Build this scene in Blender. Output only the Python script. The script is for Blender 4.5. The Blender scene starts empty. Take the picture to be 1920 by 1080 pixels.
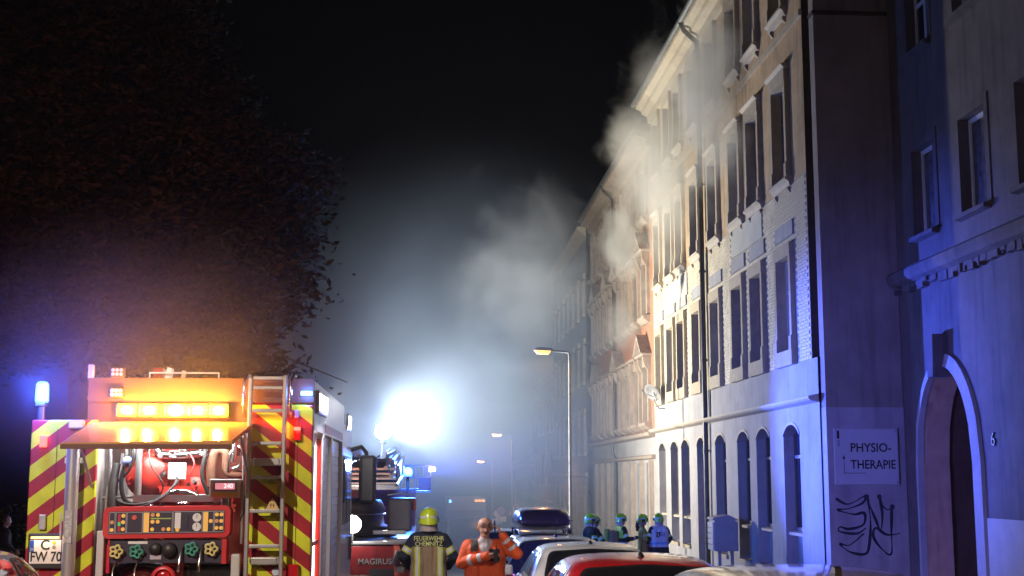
import bpy, bmesh, math, random
import numpy as np
from mathutils import Vector, Matrix
from mathutils import noise as mnoise
from mathutils.bvhtree import BVHTree

R = math.radians
rng = random.Random(7)
scn = bpy.context.scene
COL = scn.collection

# ------------------------------------------------------------------ camera
cam = bpy.data.objects.new('camera', bpy.data.cameras.new('camera'))
COL.objects.link(cam)
cam.data.sensor_width = 36.0
cam.data.lens = 46.125
cam.data.clip_end = 1500
cam.location = (0, 0, 2.08)
cam.rotation_euler = (R(90 + 8.2116), 0, R(-3.6833))
scn.camera = cam

# ------------------------------------------------------------------ world, moonless night
world = bpy.data.worlds.new('World')
scn.world = world
world.use_nodes = True
_wn = world.node_tree.nodes
_sky = _wn.new('ShaderNodeTexSky')
_sky.sky_type = 'NISHITA'
_sky.sun_disc = False
_sky.sun_elevation = R(3)
_sky.sun_rotation = R(200)
world.node_tree.links.new(_sky.outputs[0], _wn['Background'].inputs[0])
_wn['Background'].inputs[1].default_value = 0.0002
sun = bpy.data.objects.new('sun', bpy.data.lights.new('sun', 'SUN'))
COL.objects.link(sun)
sun.data.energy = 0.0005
sun.data.angle = R(10)
sun.data.color = (0.8, 0.85, 1.0)
sun.rotation_euler = (R(55), 0, R(20))

# ------------------------------------------------------------------ render / exposure
vs = scn.view_settings
vs.view_transform = 'Standard'
vs.look = 'None'
vs.exposure = 0.0
vs.gamma = 1.0
vs.use_curve_mapping = False
cy = scn.cycles
cy.use_denoising = True
try:
    cy.denoiser = 'OPENIMAGEDENOISE'
except Exception:
    pass
cy.max_bounces = 6
cy.diffuse_bounces = 3
cy.glossy_bounces = 3
cy.transmission_bounces = 4
cy.volume_bounces = 1
cy.transparent_max_bounces = 12
cy.use_adaptive_sampling = True
cy.adaptive_threshold = .03
cy.adaptive_min_samples = 20
cy.volume_max_steps = 64
cy.volume_step_rate = 2.0
cy.sample_clamp_indirect = 4.0
cy.caustics_reflective = False
cy.caustics_refractive = False
try:
    cy.use_light_tree = True
except Exception:
    pass

# ------------------------------------------------------------------ materials
MAT = {}

def M(name, col=(.5, .5, .5), rough=.6, metal=0.0, var=0.0, vscale=3.0, bump=0.0, bscale=40.0,
      emit=None, estr=0.0, spec=.5, coat=0.0, dirt=0.0, trans=0.0):
    """procedural principled material: base colour with noise variation, streaks of dirt and fine relief"""
    if name in MAT:
        return MAT[name]
    m = bpy.data.materials.new(name)
    m.use_nodes = True
    nt = m.node_tree
    b = nt.nodes['Principled BSDF']
    c4 = (col[0], col[1], col[2], 1)
    b.inputs['Base Color'].default_value = c4
    b.inputs['Roughness'].default_value = rough
    b.inputs['Metallic'].default_value = metal
    b.inputs['Specular IOR Level'].default_value = spec
    b.inputs['Coat Weight'].default_value = coat
    b.inputs['Coat Roughness'].default_value = .08
    if trans:
        b.inputs['Transmission Weight'].default_value = trans
    if emit:
        b.inputs['Emission Color'].default_value = (emit[0], emit[1], emit[2], 1)
        b.inputs['Emission Strength'].default_value = estr
    if var or bump or dirt:
        tc = nt.nodes.new('ShaderNodeTexCoord')
        src = tc.outputs['Object']
    if var or dirt:
        n = nt.nodes.new('ShaderNodeTexNoise')
        n.inputs['Scale'].default_value = vscale
        n.inputs['Detail'].default_value = 6
        n.inputs['Roughness'].default_value = .65
        nt.links.new(src, n.inputs['Vector'])
        r = nt.nodes.new('ShaderNodeMapRange')
        r.inputs[1].default_value = .3
        r.inputs[2].default_value = .7
        r.inputs[3].default_value = 1 - var
        r.inputs[4].default_value = 1 + var
        nt.links.new(n.outputs[0], r.inputs[0])
        mx = nt.nodes.new('ShaderNodeMix')
        mx.data_type = 'RGBA'
        mx.blend_type = 'MULTIPLY'
        mx.inputs[0].default_value = 1
        mx.inputs[6].default_value = c4
        nt.links.new(r.outputs[0], mx.inputs[7])
        out = mx.outputs[2]
        if dirt:
            mp = nt.nodes.new('ShaderNodeMapping')
            mp.inputs['Scale'].default_value = (2.5, 2.5, .25)
            nt.links.new(src, mp.inputs[0])
            n2 = nt.nodes.new('ShaderNodeTexNoise')
            n2.inputs['Scale'].default_value = 2.2
            n2.inputs['Detail'].default_value = 8
            nt.links.new(mp.outputs[0], n2.inputs['Vector'])
            r2 = nt.nodes.new('ShaderNodeMapRange')
            r2.inputs[1].default_value = .5
            r2.inputs[2].default_value = .75
            r2.inputs[3].default_value = 1
            r2.inputs[4].default_value = 1 - dirt
            nt.links.new(n2.outputs[0], r2.inputs[0])
            mx2 = nt.nodes.new('ShaderNodeMix')
            mx2.data_type = 'RGBA'
            mx2.blend_type = 'MULTIPLY'
            mx2.inputs[0].default_value = 1
            nt.links.new(out, mx2.inputs[6])
            nt.links.new(r2.outputs[0], mx2.inputs[7])
            out = mx2.outputs[2]
        nt.links.new(out, b.inputs['Base Color'])
    if bump:
        n3 = nt.nodes.new('ShaderNodeTexNoise')
        n3.inputs['Scale'].default_value = bscale
        n3.inputs['Detail'].default_value = 5
        nt.links.new(src, n3.inputs['Vector'])
        bp = nt.nodes.new('ShaderNodeBump')
        bp.inputs['Strength'].default_value = bump
        bp.inputs['Distance'].default_value = .02
        nt.links.new(n3.outputs[0], bp.inputs['Height'])
        nt.links.new(bp.outputs[0], b.inputs['Normal'])
    MAT[name] = m
    return m

def chevron(name, sign, phase, ca, cb):
    """diagonal warning stripes printed on a panel"""
    m = M(name, ca, .35)
    nt = m.node_tree
    tc = nt.nodes.new('ShaderNodeTexCoord')
    sp = nt.nodes.new('ShaderNodeSeparateXYZ')
    nt.links.new(tc.outputs['Object'], sp.inputs[0])
    k = nt.nodes.new('ShaderNodeMath'); k.operation = 'MULTIPLY'; k.inputs[1].default_value = -.78 * sign
    nt.links.new(sp.outputs[0], k.inputs[0])
    a = nt.nodes.new('ShaderNodeMath'); a.operation = 'ADD'
    nt.links.new(sp.outputs[2], a.inputs[0]); nt.links.new(k.outputs[0], a.inputs[1])
    d = nt.nodes.new('ShaderNodeMath'); d.operation = 'MULTIPLY_ADD'; d.inputs[1].default_value = 1 / .283; d.inputs[2].default_value = phase
    nt.links.new(a.outputs[0], d.inputs[0])
    fr = nt.nodes.new('ShaderNodeMath'); fr.operation = 'FRACT'
    nt.links.new(d.outputs[0], fr.inputs[0])
    g = nt.nodes.new('ShaderNodeMath'); g.operation = 'GREATER_THAN'; g.inputs[1].default_value = .5
    nt.links.new(fr.outputs[0], g.inputs[0])
    mx = nt.nodes.new('ShaderNodeMix'); mx.data_type = 'RGBA'
    mx.inputs[6].default_value = (*ca, 1); mx.inputs[7].default_value = (*cb, 1)
    nt.links.new(g.outputs[0], mx.inputs[0])
    nz = nt.nodes.new('ShaderNodeTexNoise'); nz.inputs['Scale'].default_value = 5; nz.inputs['Detail'].default_value = 6
    nt.links.new(tc.outputs['Object'], nz.inputs['Vector'])
    rr = nt.nodes.new('ShaderNodeMapRange'); rr.inputs[1].default_value = .35; rr.inputs[2].default_value = .7
    rr.inputs[3].default_value = .75; rr.inputs[4].default_value = 1.05
    nt.links.new(nz.outputs[0], rr.inputs[0])
    m2 = nt.nodes.new('ShaderNodeMix'); m2.data_type = 'RGBA'; m2.blend_type = 'MULTIPLY'; m2.inputs[0].default_value = 1
    nt.links.new(mx.outputs[2], m2.inputs[6]); nt.links.new(rr.outputs[0], m2.inputs[7])
    nt.links.new(m2.outputs[2], nt.nodes['Principled BSDF'].inputs['Base Color'])
    return m

# ------------------------------------------------------------------ mesh helpers
class MB:
    """collects shapes, build() links them as ONE mesh object"""
    def __init__(s):
        s.v = []; s.f = []; s.sm = []
    def add(s, vs, fs, smooth=False):
        o = len(s.v)
        s.v += [tuple(p) for p in vs]
        s.f += [tuple(i + o for i in f) for f in fs]
        s.sm += [smooth] * len(fs)
        return s
    def box(s, x0, x1, y0, y1, z0, z1):
        return s.add([(x0, y0, z0), (x1, y0, z0), (x1, y1, z0), (x0, y1, z0), (x0, y0, z1), (x1, y0, z1), (x1, y1, z1), (x0, y1, z1)],
                     [(0, 3, 2, 1), (4, 5, 6, 7), (0, 1, 5, 4), (1, 2, 6, 5), (2, 3, 7, 6), (3, 0, 4, 7)])
    def cbox(s, x0, x1, y0, y1, z0, z1, c):
        """box with chamfered edges"""
        bm = bmesh.new()
        bmesh.ops.create_cube(bm, size=1)
        for v in bm.verts:
            v.co = Vector(((x0 + x1) / 2 + v.co.x * (x1 - x0), (y0 + y1) / 2 + v.co.y * (y1 - y0), (z0 + z1) / 2 + v.co.z * (z1 - z0)))
        bmesh.ops.bevel(bm, geom=list(bm.edges), offset=c, segments=2, affect='EDGES', profile=.5)
        return s.bm(bm)
    def bm(s, bm, smooth=False):
        bm.verts.ensure_lookup_table()
        bm.verts.index_update()
        s.add([v.co[:] for v in bm.verts], [[v.index for v in f.verts] for f in bm.faces], smooth)
        bm.free()
        return s
    def quad(s, a, b, c, d):
        return s.add([a, b, c, d], [(0, 1, 2, 3)])
    def cyl(s, p0, p1, r0, r1=None, n=14, cap=True, smooth=True):
        r1 = r0 if r1 is None else r1
        p0 = Vector(p0); p1 = Vector(p1)
        ax = (p1 - p0).normalized()
        u = ax.orthogonal().normalized(); w = ax.cross(u)
        vs = []
        for p, r in ((p0, r0), (p1, r1)):
            for i in range(n):
                t = 2 * math.pi * i / n
                vs.append(p + (u * math.cos(t) + w * math.sin(t)) * r)
        s.add(vs, [(i, (i + 1) % n, n + (i + 1) % n, n + i) for i in range(n)], smooth)
        if cap:
            s.add(vs[:n], [tuple(reversed(range(n)))])
            s.add(vs[n:], [tuple(range(n))])
        return s
    def tube(s, pts, r, n=8, smooth=True):
        pts = [Vector(p) for p in pts]
        rings = []
        prev = None
        for i, p in enumerate(pts):
            t = (pts[min(i + 1, len(pts) - 1)] - pts[max(i - 1, 0)]).normalized()
            if prev is None:
                u = t.orthogonal().normalized()
            else:
                u = (prev - t * prev.dot(t)).normalized()
            prev = u
            w = t.cross(u)
            rr = r[i] if isinstance(r, (list, tuple)) else r
            rings.append([p + (u * math.cos(2 * math.pi * k / n) + w * math.sin(2 * math.pi * k / n)) * rr for k in range(n)])
        vs = [q for g in rings for q in g]
        fs = []
        for i in range(len(pts) - 1):
            for k in range(n):
                fs.append((i * n + k, i * n + (k + 1) % n, (i + 1) * n + (k + 1) % n, (i + 1) * n + k))
        s.add(vs, fs, smooth)
        s.add(rings[0], [tuple(reversed(range(n)))])
        s.add(rings[-1], [tuple(range(n))])
        return s
    def lathe(s, prof, c, axis='z', n=24, smooth=True):
        """prof: (radius, height) pairs turned round an axis through c"""
        c = Vector(c)
        vs = []
        for r, h in prof:
            for k in range(n):
                t = 2 * math.pi * k / n
                a, b = r * math.cos(t), r * math.sin(t)
                if axis == 'z':
                    q = (a, b, h)
                elif axis == 'y':
                    q = (a, h, b)
                else:
                    q = (h, a, b)
                vs.append(c + Vector(q))
        fs = []
        for i in range(len(prof) - 1):
            for k in range(n):
                fs.append((i * n + k, i * n + (k + 1) % n, (i + 1) * n + (k + 1) % n, (i + 1) * n + k))
        return s.add(vs, fs, smooth)
    def prism(s, poly, axis, a0, a1):
        """poly: 2-D outline; extruded along 'x' (y,z), 'y' (x,z) or 'z' (x,y)"""
        n = len(poly)
        def P(p, a):
            return (a, p[0], p[1]) if axis == 'x' else ((p[0], a, p[1]) if axis == 'y' else (p[0], p[1], a))
        s.add([P(p, a0) for p in poly] + [P(p, a1) for p in poly],
              [tuple(range(n)), tuple(reversed(range(n, 2 * n)))] + [(i, n + i, n + (i + 1) % n, (i + 1) % n) for i in range(n)])
        return s
    def build(s, name, mat, parent=None, loc=None):
        me = bpy.data.meshes.new(name)
        me.from_pydata(s.v, [], s.f)
        bm = bmesh.new()
        bm.from_mesh(me)
        for f, q in zip(bm.faces, s.sm):
            f.smooth = q
        bmesh.ops.recalc_face_normals(bm, faces=bm.faces)
        bm.to_mesh(me)
        bm.free()
        return link(name, me, mat, parent, loc)

def link(name, me, mat, parent=None, loc=None):
    o = bpy.data.objects.new(name, me)
    COL.objects.link(o)
    if mat is not None:
        for m in (mat if isinstance(mat, (list, tuple)) else [mat]):
            me.materials.append(m)
    if parent is not None:
        o.parent = parent
    if loc is not None:
        o.location = loc
    return o

def tag(o, label=None, cat=None, group=None, kind=None):
    if label: o['label'] = label
    if cat: o['category'] = cat
    if group: o['group'] = group
    if kind: o['kind'] = kind
    return o

def thing(name, label, cat, loc=(0, 0, 0), rz=0.0, group=None):
    o = bpy.data.objects.new(name, None)
    COL.objects.link(o)
    o.empty_display_size = .3
    o.location = loc
    o.rotation_euler = (0, 0, rz)
    return tag(o, label, cat, group)

def copy_tree(o, parent=None):
    c = o.copy()
    COL.objects.link(c)
    c.parent = parent
    for ch in list(o.children):
        copy_tree(ch, c)
    return c

def text(name, body, size, mat, parent, loc, rot, ext=.003, bold=.0, align='CENTER', sx=1.0):
    cu = bpy.data.curves.new(name, 'FONT')
    cu.body = body
    cu.size = size
    cu.extrude = ext
    cu.offset = bold
    cu.align_x = align
    cu.align_y = 'CENTER'
    cu.resolution_u = 3
    tmp = bpy.data.objects.new(name, cu)
    COL.objects.link(tmp)
    dg = bpy.context.evaluated_depsgraph_get()
    me = bpy.data.meshes.new_from_object(tmp.evaluated_get(dg))
    bpy.data.objects.remove(tmp)
    o = link(name, me, None, parent)
    me.materials.clear()
    me.materials.append(mat)
    o.matrix_local = Matrix.Translation(loc) @ rot.to_4x4() @ Matrix.Diagonal((sx, 1, 1, 1))
    return o

def wrap_text(o, loc, sx, bv, off):
    """lay flat lettering onto a body, pushed along +y"""
    mw = Matrix.Translation(loc) @ Matrix.Rotation(R(90), 4, 'X') @ Matrix.Diagonal((sx, 1, 1, 1))
    iv = mw.inverted()
    for v in o.data.vertices:
        p = mw @ v.co
        h_ = bv.ray_cast(p, Vector((0, 1, 0)))
        if h_[0] is not None:
            p.y = h_[0].y - off
        v.co = iv @ p

def lamp(name, kind, parent, loc, energy, color, size=.1, target=None, spot=None, blend=.5, size_y=None):
    d = bpy.data.lights.new(name, kind)
    d.energy = energy
    d.color = color
    o = bpy.data.objects.new(name, d)
    COL.objects.link(o)
    o.parent = parent
    o.location = loc
    if kind == 'AREA':
        d.size = size
        if size_y:
            d.shape = 'RECTANGLE'
            d.size_y = size_y
    else:
        d.shadow_soft_size = size
    if kind == 'SPOT':
        d.spot_size = R(spot)
        d.spot_blend = blend
    if target is not None:
        v = Vector(target)
        o.rotation_euler = v.to_track_quat('-Z', 'Y').to_euler()
    return o

def decal(bvh, poly, axis, side, off, name, mat, parent, cuts=3, thick=.004):
    """a panel that follows a curved body: outline poly projected along an axis onto it"""
    bm = bmesh.new()
    n = len(poly)
    far = 8.0 * side
    def P(p):
        return (far, p[0], p[1]) if axis == 'x' else ((p[0], far, p[1]) if axis == 'y' else (p[0], p[1], far))
    vs = [bm.verts.new(P(p)) for p in poly]
    bm.faces.new(vs)
    bmesh.ops.triangulate(bm, faces=bm.faces[:])
    for _ in range(cuts):
        bmesh.ops.subdivide_edges(bm, edges=bm.edges[:], cuts=1, use_grid_fill=True)
    d = Vector((-side, 0, 0)) if axis == 'x' else (Vector((0, -side, 0)) if axis == 'y' else Vector((0, 0, -side)))
    bad = []
    for v in bm.verts:
        h = bvh.ray_cast(v.co, d)
        if h[0] is None:
            bad.append(v)
        else:
            nn = h[1]
            if nn.dot(d) > 0: nn = -nn
            v.co = h[0] + nn * off
    if bad:
        bmesh.ops.delete(bm, geom=bad, context='VERTS')
    for f in bm.faces: f.smooth = True
    me = bpy.data.meshes.new(name)
    bmesh.ops.recalc_face_normals(bm, faces=bm.faces)
    bm.to_mesh(me); bm.free()
    return link(name, me, mat, parent)

def rpoly(pts, r, n=4):
    """round the corners of an outline"""
    out = []
    m = len(pts)
    for i in range(m):
        p = Vector(pts[i]); a = Vector(pts[i - 1]); b = Vector(pts[(i + 1) % m])
        da = (a - p); db = (b - p)
        ra = min(r, da.length * .45); rb = min(r, db.length * .45)
        A = p + da.normalized() * ra; B = p + db.normalized() * rb
        for k in range(n + 1):
            t = k / n
            out.append(tuple(A * (1 - t) ** 2 + p * 2 * t * (1 - t) + B * t * t))
    return out

def bvh_of(o):
    me = o.data
    return BVHTree.FromPolygons([v.co[:] for v in me.vertices], [list(p.vertices) for p in me.polygons])

def evaluated(o):
    dg = bpy.context.evaluated_depsgraph_get()
    me = bpy.data.meshes.new_from_object(o.evaluated_get(dg))
    return me

# the street falls away from the camera
GP = [(-60, 0), (6, 0), (11, -.05), (16, -.19), (21, -.34), (26, -.47), (33, -.66), (42, -1.0), (55, -1.65), (71, -2.6), (93, -3.9), (140, -6.4), (300, -13)]
def gz(d):
    for (a, za), (b, zb) in zip(GP, GP[1:]):
        if d <= b:
            return za + (zb - za) * max(0, (d - a)) / (b - a)
    return GP[-1][1]

# ================================================================== SETTING: ground, road, pavements
ASPH = M('asphalt', (.045, .045, .048), .55, var=.35, vscale=1.2, bump=.5, bscale=90)
PAVE = M('paving', (.22, .21, .20), .75, var=.25, vscale=2, bump=.35, bscale=30, dirt=.3)
KERB = M('kerb_granite', (.3, .3, .29), .7, var=.25, vscale=6, bump=.3)
SOIL = M('soil', (.05, .045, .035), .9, var=.4, vscale=2, bump=.6, bscale=12)
PAINT = M('road_paint', (.7, .7, .68), .6, var=.2, vscale=8)
DS = sorted(set([-40, -20] + [p[0] for p in GP if -40 < p[0] < 260] + [3 * k for k in range(0, 60)] + [200, 230, 260]))

def strip(name, mat, x0, x1, dz, d0=-40, d1=260):
    mb = MB()
    ds = [d for d in DS if d0 <= d <= d1]
    vs = []
    for d in ds:
        vs += [(x0, d, gz(d) + dz), (x1, d, gz(d) + dz)]
    mb.add(vs, [(2 * i, 2 * i + 1, 2 * i + 3, 2 * i + 2) for i in range(len(ds) - 1)])
    return tag(mb.build(name, mat), kind='structure')

strip('ground', SOIL, -140, 140, -.02)
strip('road', ASPH, -5.4, 3.3, 0)
def solid_strip(name, mat, x0, x1, h):
    mb = MB()
    ds = DS
    for a, b in zip(ds, ds[1:]):
        za, zb = gz(a), gz(b)
        mb.add([(x0, a, za - .3), (x0, a, za + h), (x1, a, za + h), (x1, a, za - .3), (x0, b, zb - .3), (x0, b, zb + h), (x1, b, zb + h), (x1, b, zb - .3)],
               [(0, 4, 5, 1), (1, 5, 6, 2), (2, 6, 7, 3)])
    return tag(mb.build(name, mat), kind='structure')
solid_strip('kerb_right', KERB, 3.3, 3.45, .12)
solid_strip('pavement_right', PAVE, 3.453, 10.3, .115)
solid_strip('kerb_left', KERB, -5.55, -5.4, .12)
solid_strip('pavement_left', PAVE, -8.4, -5.553, .115)
mb = MB()
for k in range(-3, 22):
    a = k * 6.0
    mb.add([(-.06 - 1.0, a, gz(a) + .004), (.06 - 1.0, a, gz(a) + .004), (.06 - 1.0, a + 3, gz(a + 3) + .005), (-.06 - 1.0, a + 3, gz(a + 3) + .005)], [(0, 1, 2, 3)])
tag(mb.build('road_markings', PAINT), kind='structure')

# ================================================================== FACADE KIT  (a wall in the plane x = X facing the street, d along the street)
PLAST_LOW = M('plaster_ground_floor', (.36, .345, .335), .8, var=.16, vscale=1.4, bump=.25, bscale=60, dirt=.22)
PLAST_BAND = M('plaster_band', (.34, .33, .325), .8, var=.16, vscale=1.5, bump=.25, bscale=50, dirt=.25)
BRICKBASE = M('mortar', (.36, .32, .25), .85, var=.2, vscale=4, bump=.4, bscale=40)
BRICK = M('cream_brick', (.58, .51, .36), .6, var=.28, vscale=1.8, bump=.15, bscale=60)
BRICKO = M('ochre_brick_wall', (.46, .315, .175), .8, var=.24, vscale=1.6, bump=.5, bscale=55, dirt=.4)
REPAIR = M('grey_render_patch', (.46, .45, .38), .85, var=.14, vscale=1.6, bump=.3, bscale=40)
TRIM = M('sandstone_trim', (.42, .35, .245), .75, var=.15, vscale=4, bump=.25, bscale=40, dirt=.2)
TRIM2 = M('pale_trim', (.44, .38, .29), .7, var=.1, vscale=4, bump=.2)
FRAME = M('window_frame_brown', (.16, .13, .11), .5, var=.2, vscale=6)
FRAMEW = M('window_frame_white', (.62, .62, .62), .45, var=.08, vscale=6)
GLASS = M('dark_window_glass', (.012, .014, .018), .06, spec=.6)
GLASSC = M('curtained_window_glass', (.10, .09, .085), .12, spec=.5, var=.5, vscale=5)
ZINC = M('zinc', (.30, .31, .32), .4, metal=.8, var=.2, vscale=4)
PIPE = M('drainpipe_dark', (.07, .065, .06), .45, metal=.4, var=.3, vscale=5)
SLATE = M('slate', (.05, .05, .055), .6, var=.2, vscale=5, bump=.3)
REDBR = M('red_brick_wall', (.36, .17, .10), .8, var=.2, vscale=2.2, bump=.5, bscale=50, dirt=.2)

def wall(name, mat, parent, X, d0, d1, z0, z1, holes, side=1):
    """front sheet of a wall with rectangular openings (d0,d1,z0,z1)"""
    hs = [(max(a, d0), min(b, d1), max(c, z0), min(e, z1)) for a, b, c, e in holes]
    hs = [h for h in hs if h[0] < h[1] - 1e-6 and h[2] < h[3] - 1e-6]
    ys = sorted(set([d0, d1] + [h[0] for h in hs] + [h[1] for h in hs]))
    zs = sorted(set([z0, z1] + [h[2] for h in hs] + [h[3] for h in hs]))
    mb = MB()
    for a, b in zip(ys, ys[1:]):
        for c, e in zip(zs, zs[1:]):
            ym, zm = (a + b) / 2, (c + e) / 2
            if any(h[0] < ym < h[1] and h[2] < zm < h[3] for h in hs):
                continue
            mb.quad((X, a, c), (X, a, e), (X, b, e), (X, b, c))
    return mb.build(name, mat, parent)

def reveal(parent, mat, X, depth, d0, d1, z0, z1, arch=0.0, name='reveal'):
    mb = MB()
    x1 = X + depth
    mb.quad((X, d0, z0), (x1, d0, z0), (x1, d0, z1), (X, d0, z1))
    mb.quad((X, d1, z0), (x1, d1, z0), (x1, d1, z1), (X, d1, z1))
    mb.quad((X, d0, z0), (x1, d0, z0), (x1, d1, z0), (X, d1, z0))
    mb.quad((X, d0, z1), (x1, d0, z1), (x1, d1, z1), (X, d1, z1))
    return mb.build(name, mat, parent)

def window(parent, X, depth, d0, d1, z0, z1, fmat, gmat, transom=.68, mull=True, fw=.07):
    """part window = frame mesh, its panes are sub-parts"""
    xf = X + depth
    mb = MB()
    mb.box(xf - .05, xf + .02, d0, d0 + fw, z0, z1)
    mb.box(xf - .05, xf + .02, d1 - fw, d1, z0, z1)
    mb.box(xf - .05, xf + .02, d0 + fw, d1 - fw, z0, z0 + fw)
    mb.box(xf - .05, xf + .02, d0 + fw, d1 - fw, z1 - fw, z1)
    zt = z0 + (z1 - z0) * transom
    dm = (d0 + d1) / 2
    cells = []
    if transom < 1:
        mb.box(xf - .045, xf + .02, d0 + fw, d1 - fw, zt - fw / 2, zt + fw / 2)
        cells.append((d0 + fw, d1 - fw, zt + fw / 2, z1 - fw))
        top = zt - fw / 2
    else:
        top = z1 - fw
    if mull:
        mb.box(xf - .06, xf + .02, dm - fw * .6, dm + fw * .6, z0 + fw, top)
        cells += [(d0 + fw, dm - fw * .6, z0 + fw, top), (dm + fw * .6, d1 - fw, z0 + fw, top)]
    else:
        cells.append((d0 + fw, d1 - fw, z0 + fw, top))
    w = mb.build('window', fmat, parent)
    for a, b, c, e in cells:
        MB().box(xf - .02, xf, a, b, c, e).build('pane', gmat, w)
    return w

def arch_fill(parent, mat, X, depth, d0, d1, zs, z1, name='arch_head', n=10, pw=2.4, mat2=None):
    """solid corner pieces that turn a square opening head into a flat arch"""
    mb = MB()
    ms = MB()
    dm = (d0 + d1) / 2; hw = (d1 - d0) / 2
    pts = []
    for k in range(n + 1):
        u = -1 + 2 * k / n
        z = zs + (z1 - zs) * ((1 - abs(u) ** pw) if pw > 0 else math.sqrt(max(0, 1 - u * u)))
        pts.append((dm + u * hw, z))
    for (a, za), (b, zb) in zip(pts, pts[1:]):
        zt = z1 + .002
        mb.quad((X, a, za), (X, b, zb), (X, b, zt), (X, a, zt))
        ms.quad((X, a, za), (X, b, zb), (X + depth, b, zb), (X + depth, a, za))
    ms.build('soffit', mat2 or mat, parent)
    return mb.build(name, mat, parent), pts

# ------------------------------------------------------------------ the burning house A
XA = 8.1
COLS = [28.95, 31.45, 33.45, 36.1, 38.7, 41.1, 42.95, 45.15]
HW = .52
houseA = thing('burning_house', 'pale four storey brick house with smoke pouring from its upper windows', 'house', (XA, 36.8, -1.0))
def A(o):
    o.matrix_parent_inverse = Matrix.Translation((-XA, -36.8, 1.0))
    return o
class PA:  # parent proxy: builds in world coordinates under the house empty
    pass
A0, A1 = 27.15, 46.5
G0, G1 = 0.02, 3.24
holesG, holesU = [], []
for i, c in enumerate(COLS):
    if i == 4:
        holesG.append((c - .60, c + .60, -1.6, 3.24))
    else:
        holesG.append((c - .66, c + .66, G0, G1))
FL = [(4.90, 6.98), (8.80, 10.98), (12.78, 14.66)]
for z0, z1 in FL:
    for c in COLS:
        holesU.append((c - HW, c + HW, z0, z1))
n0 = set(bpy.data.objects)
wall('ground_floor_wall', PLAST_LOW, houseA, XA, 26.75, A1, -1.8, 3.66, holesG)
wall('plaster_band', PLAST_BAND, houseA, XA - .012, 26.75, A1, 3.66, 4.56, [])
wall('cream_brick_wall', BRICKBASE, houseA, XA, A0, A1, 4.56, 8.62, holesU)
wall('upper_wall', BRICKO, houseA, XA, A0, A1, 8.62, 15.45, holesU)
# ledge with a bevelled nose
MB().prism([(XA - .02, 3.62), (XA - .20, 3.66), (XA - .24, 3.70), (XA - .24, 3.75), (XA - .02, 3.80)], 'y', 26.72, A1 - .02).build('ledge', TRIM2, houseA)
# ground floor bays
for i, c in enumerate(COLS):
    a, b, z0, z1 = holesG[i]
    dep = .30
    reveal(houseA, PLAST_LOW, XA, dep, a, b, z0, z1)
    _, pts = arch_fill(houseA, PLAST_LOW, XA - .003, dep, a, b, z1 - .24, z1)
    mb = MB()
    for (p, zp), (q, zq) in zip(pts, pts[1:]):
        mb.add([(XA - .02, p, zp), (XA - .02, q, zq), (XA - .02, q, zq + .06), (XA - .02, p, zp + .06), (XA + .0, p, zp), (XA, q, zq), (XA, q, zq + .06), (XA, p, zp + .06)],
               [(0, 1, 2, 3), (0, 4, 5, 1), (3, 2, 6, 7)])
    mb.build('arch_trim', TRIM2, houseA)
    if i == 4:
        mb = MB()
        mb.box(XA + dep - .05, XA + dep, a, b, z0, 2.35)
        for zz in (-.9, .2, 1.2):
            mb.box(XA + dep - .07, XA + dep - .045, a + .12, c - .06, zz, zz + .8)
            mb.box(XA + dep - .07, XA + dep - .045, c + .06, b - .12, zz, zz + .8)
        d = mb.build('door', M('door_wood', (.12, .07, .04), .5, var=.3, vscale=6), houseA)
        MB().cyl((XA + dep - .12, c - .04, .55), (XA + dep - .12, c - .04, .75), .015).cyl((XA + dep - .13, c - .04, .65), (XA + dep - .04, c - .04, .65), .01).build('handle', ZINC, d)
        MB().box(XA + dep - .03, XA + dep - .01, a, b, 2.4, z1).build('fanlight', GLASS, houseA)
    else:
        window(houseA, XA, dep - .02, a, b, .9, z1, FRAME, GLASS, .7)
        MB().box(XA + dep - .04, XA + dep, a, b, z0, .82).build('parapet_panel', PLAST_LOW, houseA)
        MB().prism([(XA + dep, .90), (XA + .06, .865), (XA + .06, .80), (XA + dep, .80)], 'y', a + .004, b - .004).build('sill', TRIM2, houseA)
        MB().box(XA - .06, XA + .10, a - .03, b + .03, z0 - .1, z0 + .0).build('cellar_sill', TRIM, houseA)
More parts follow.
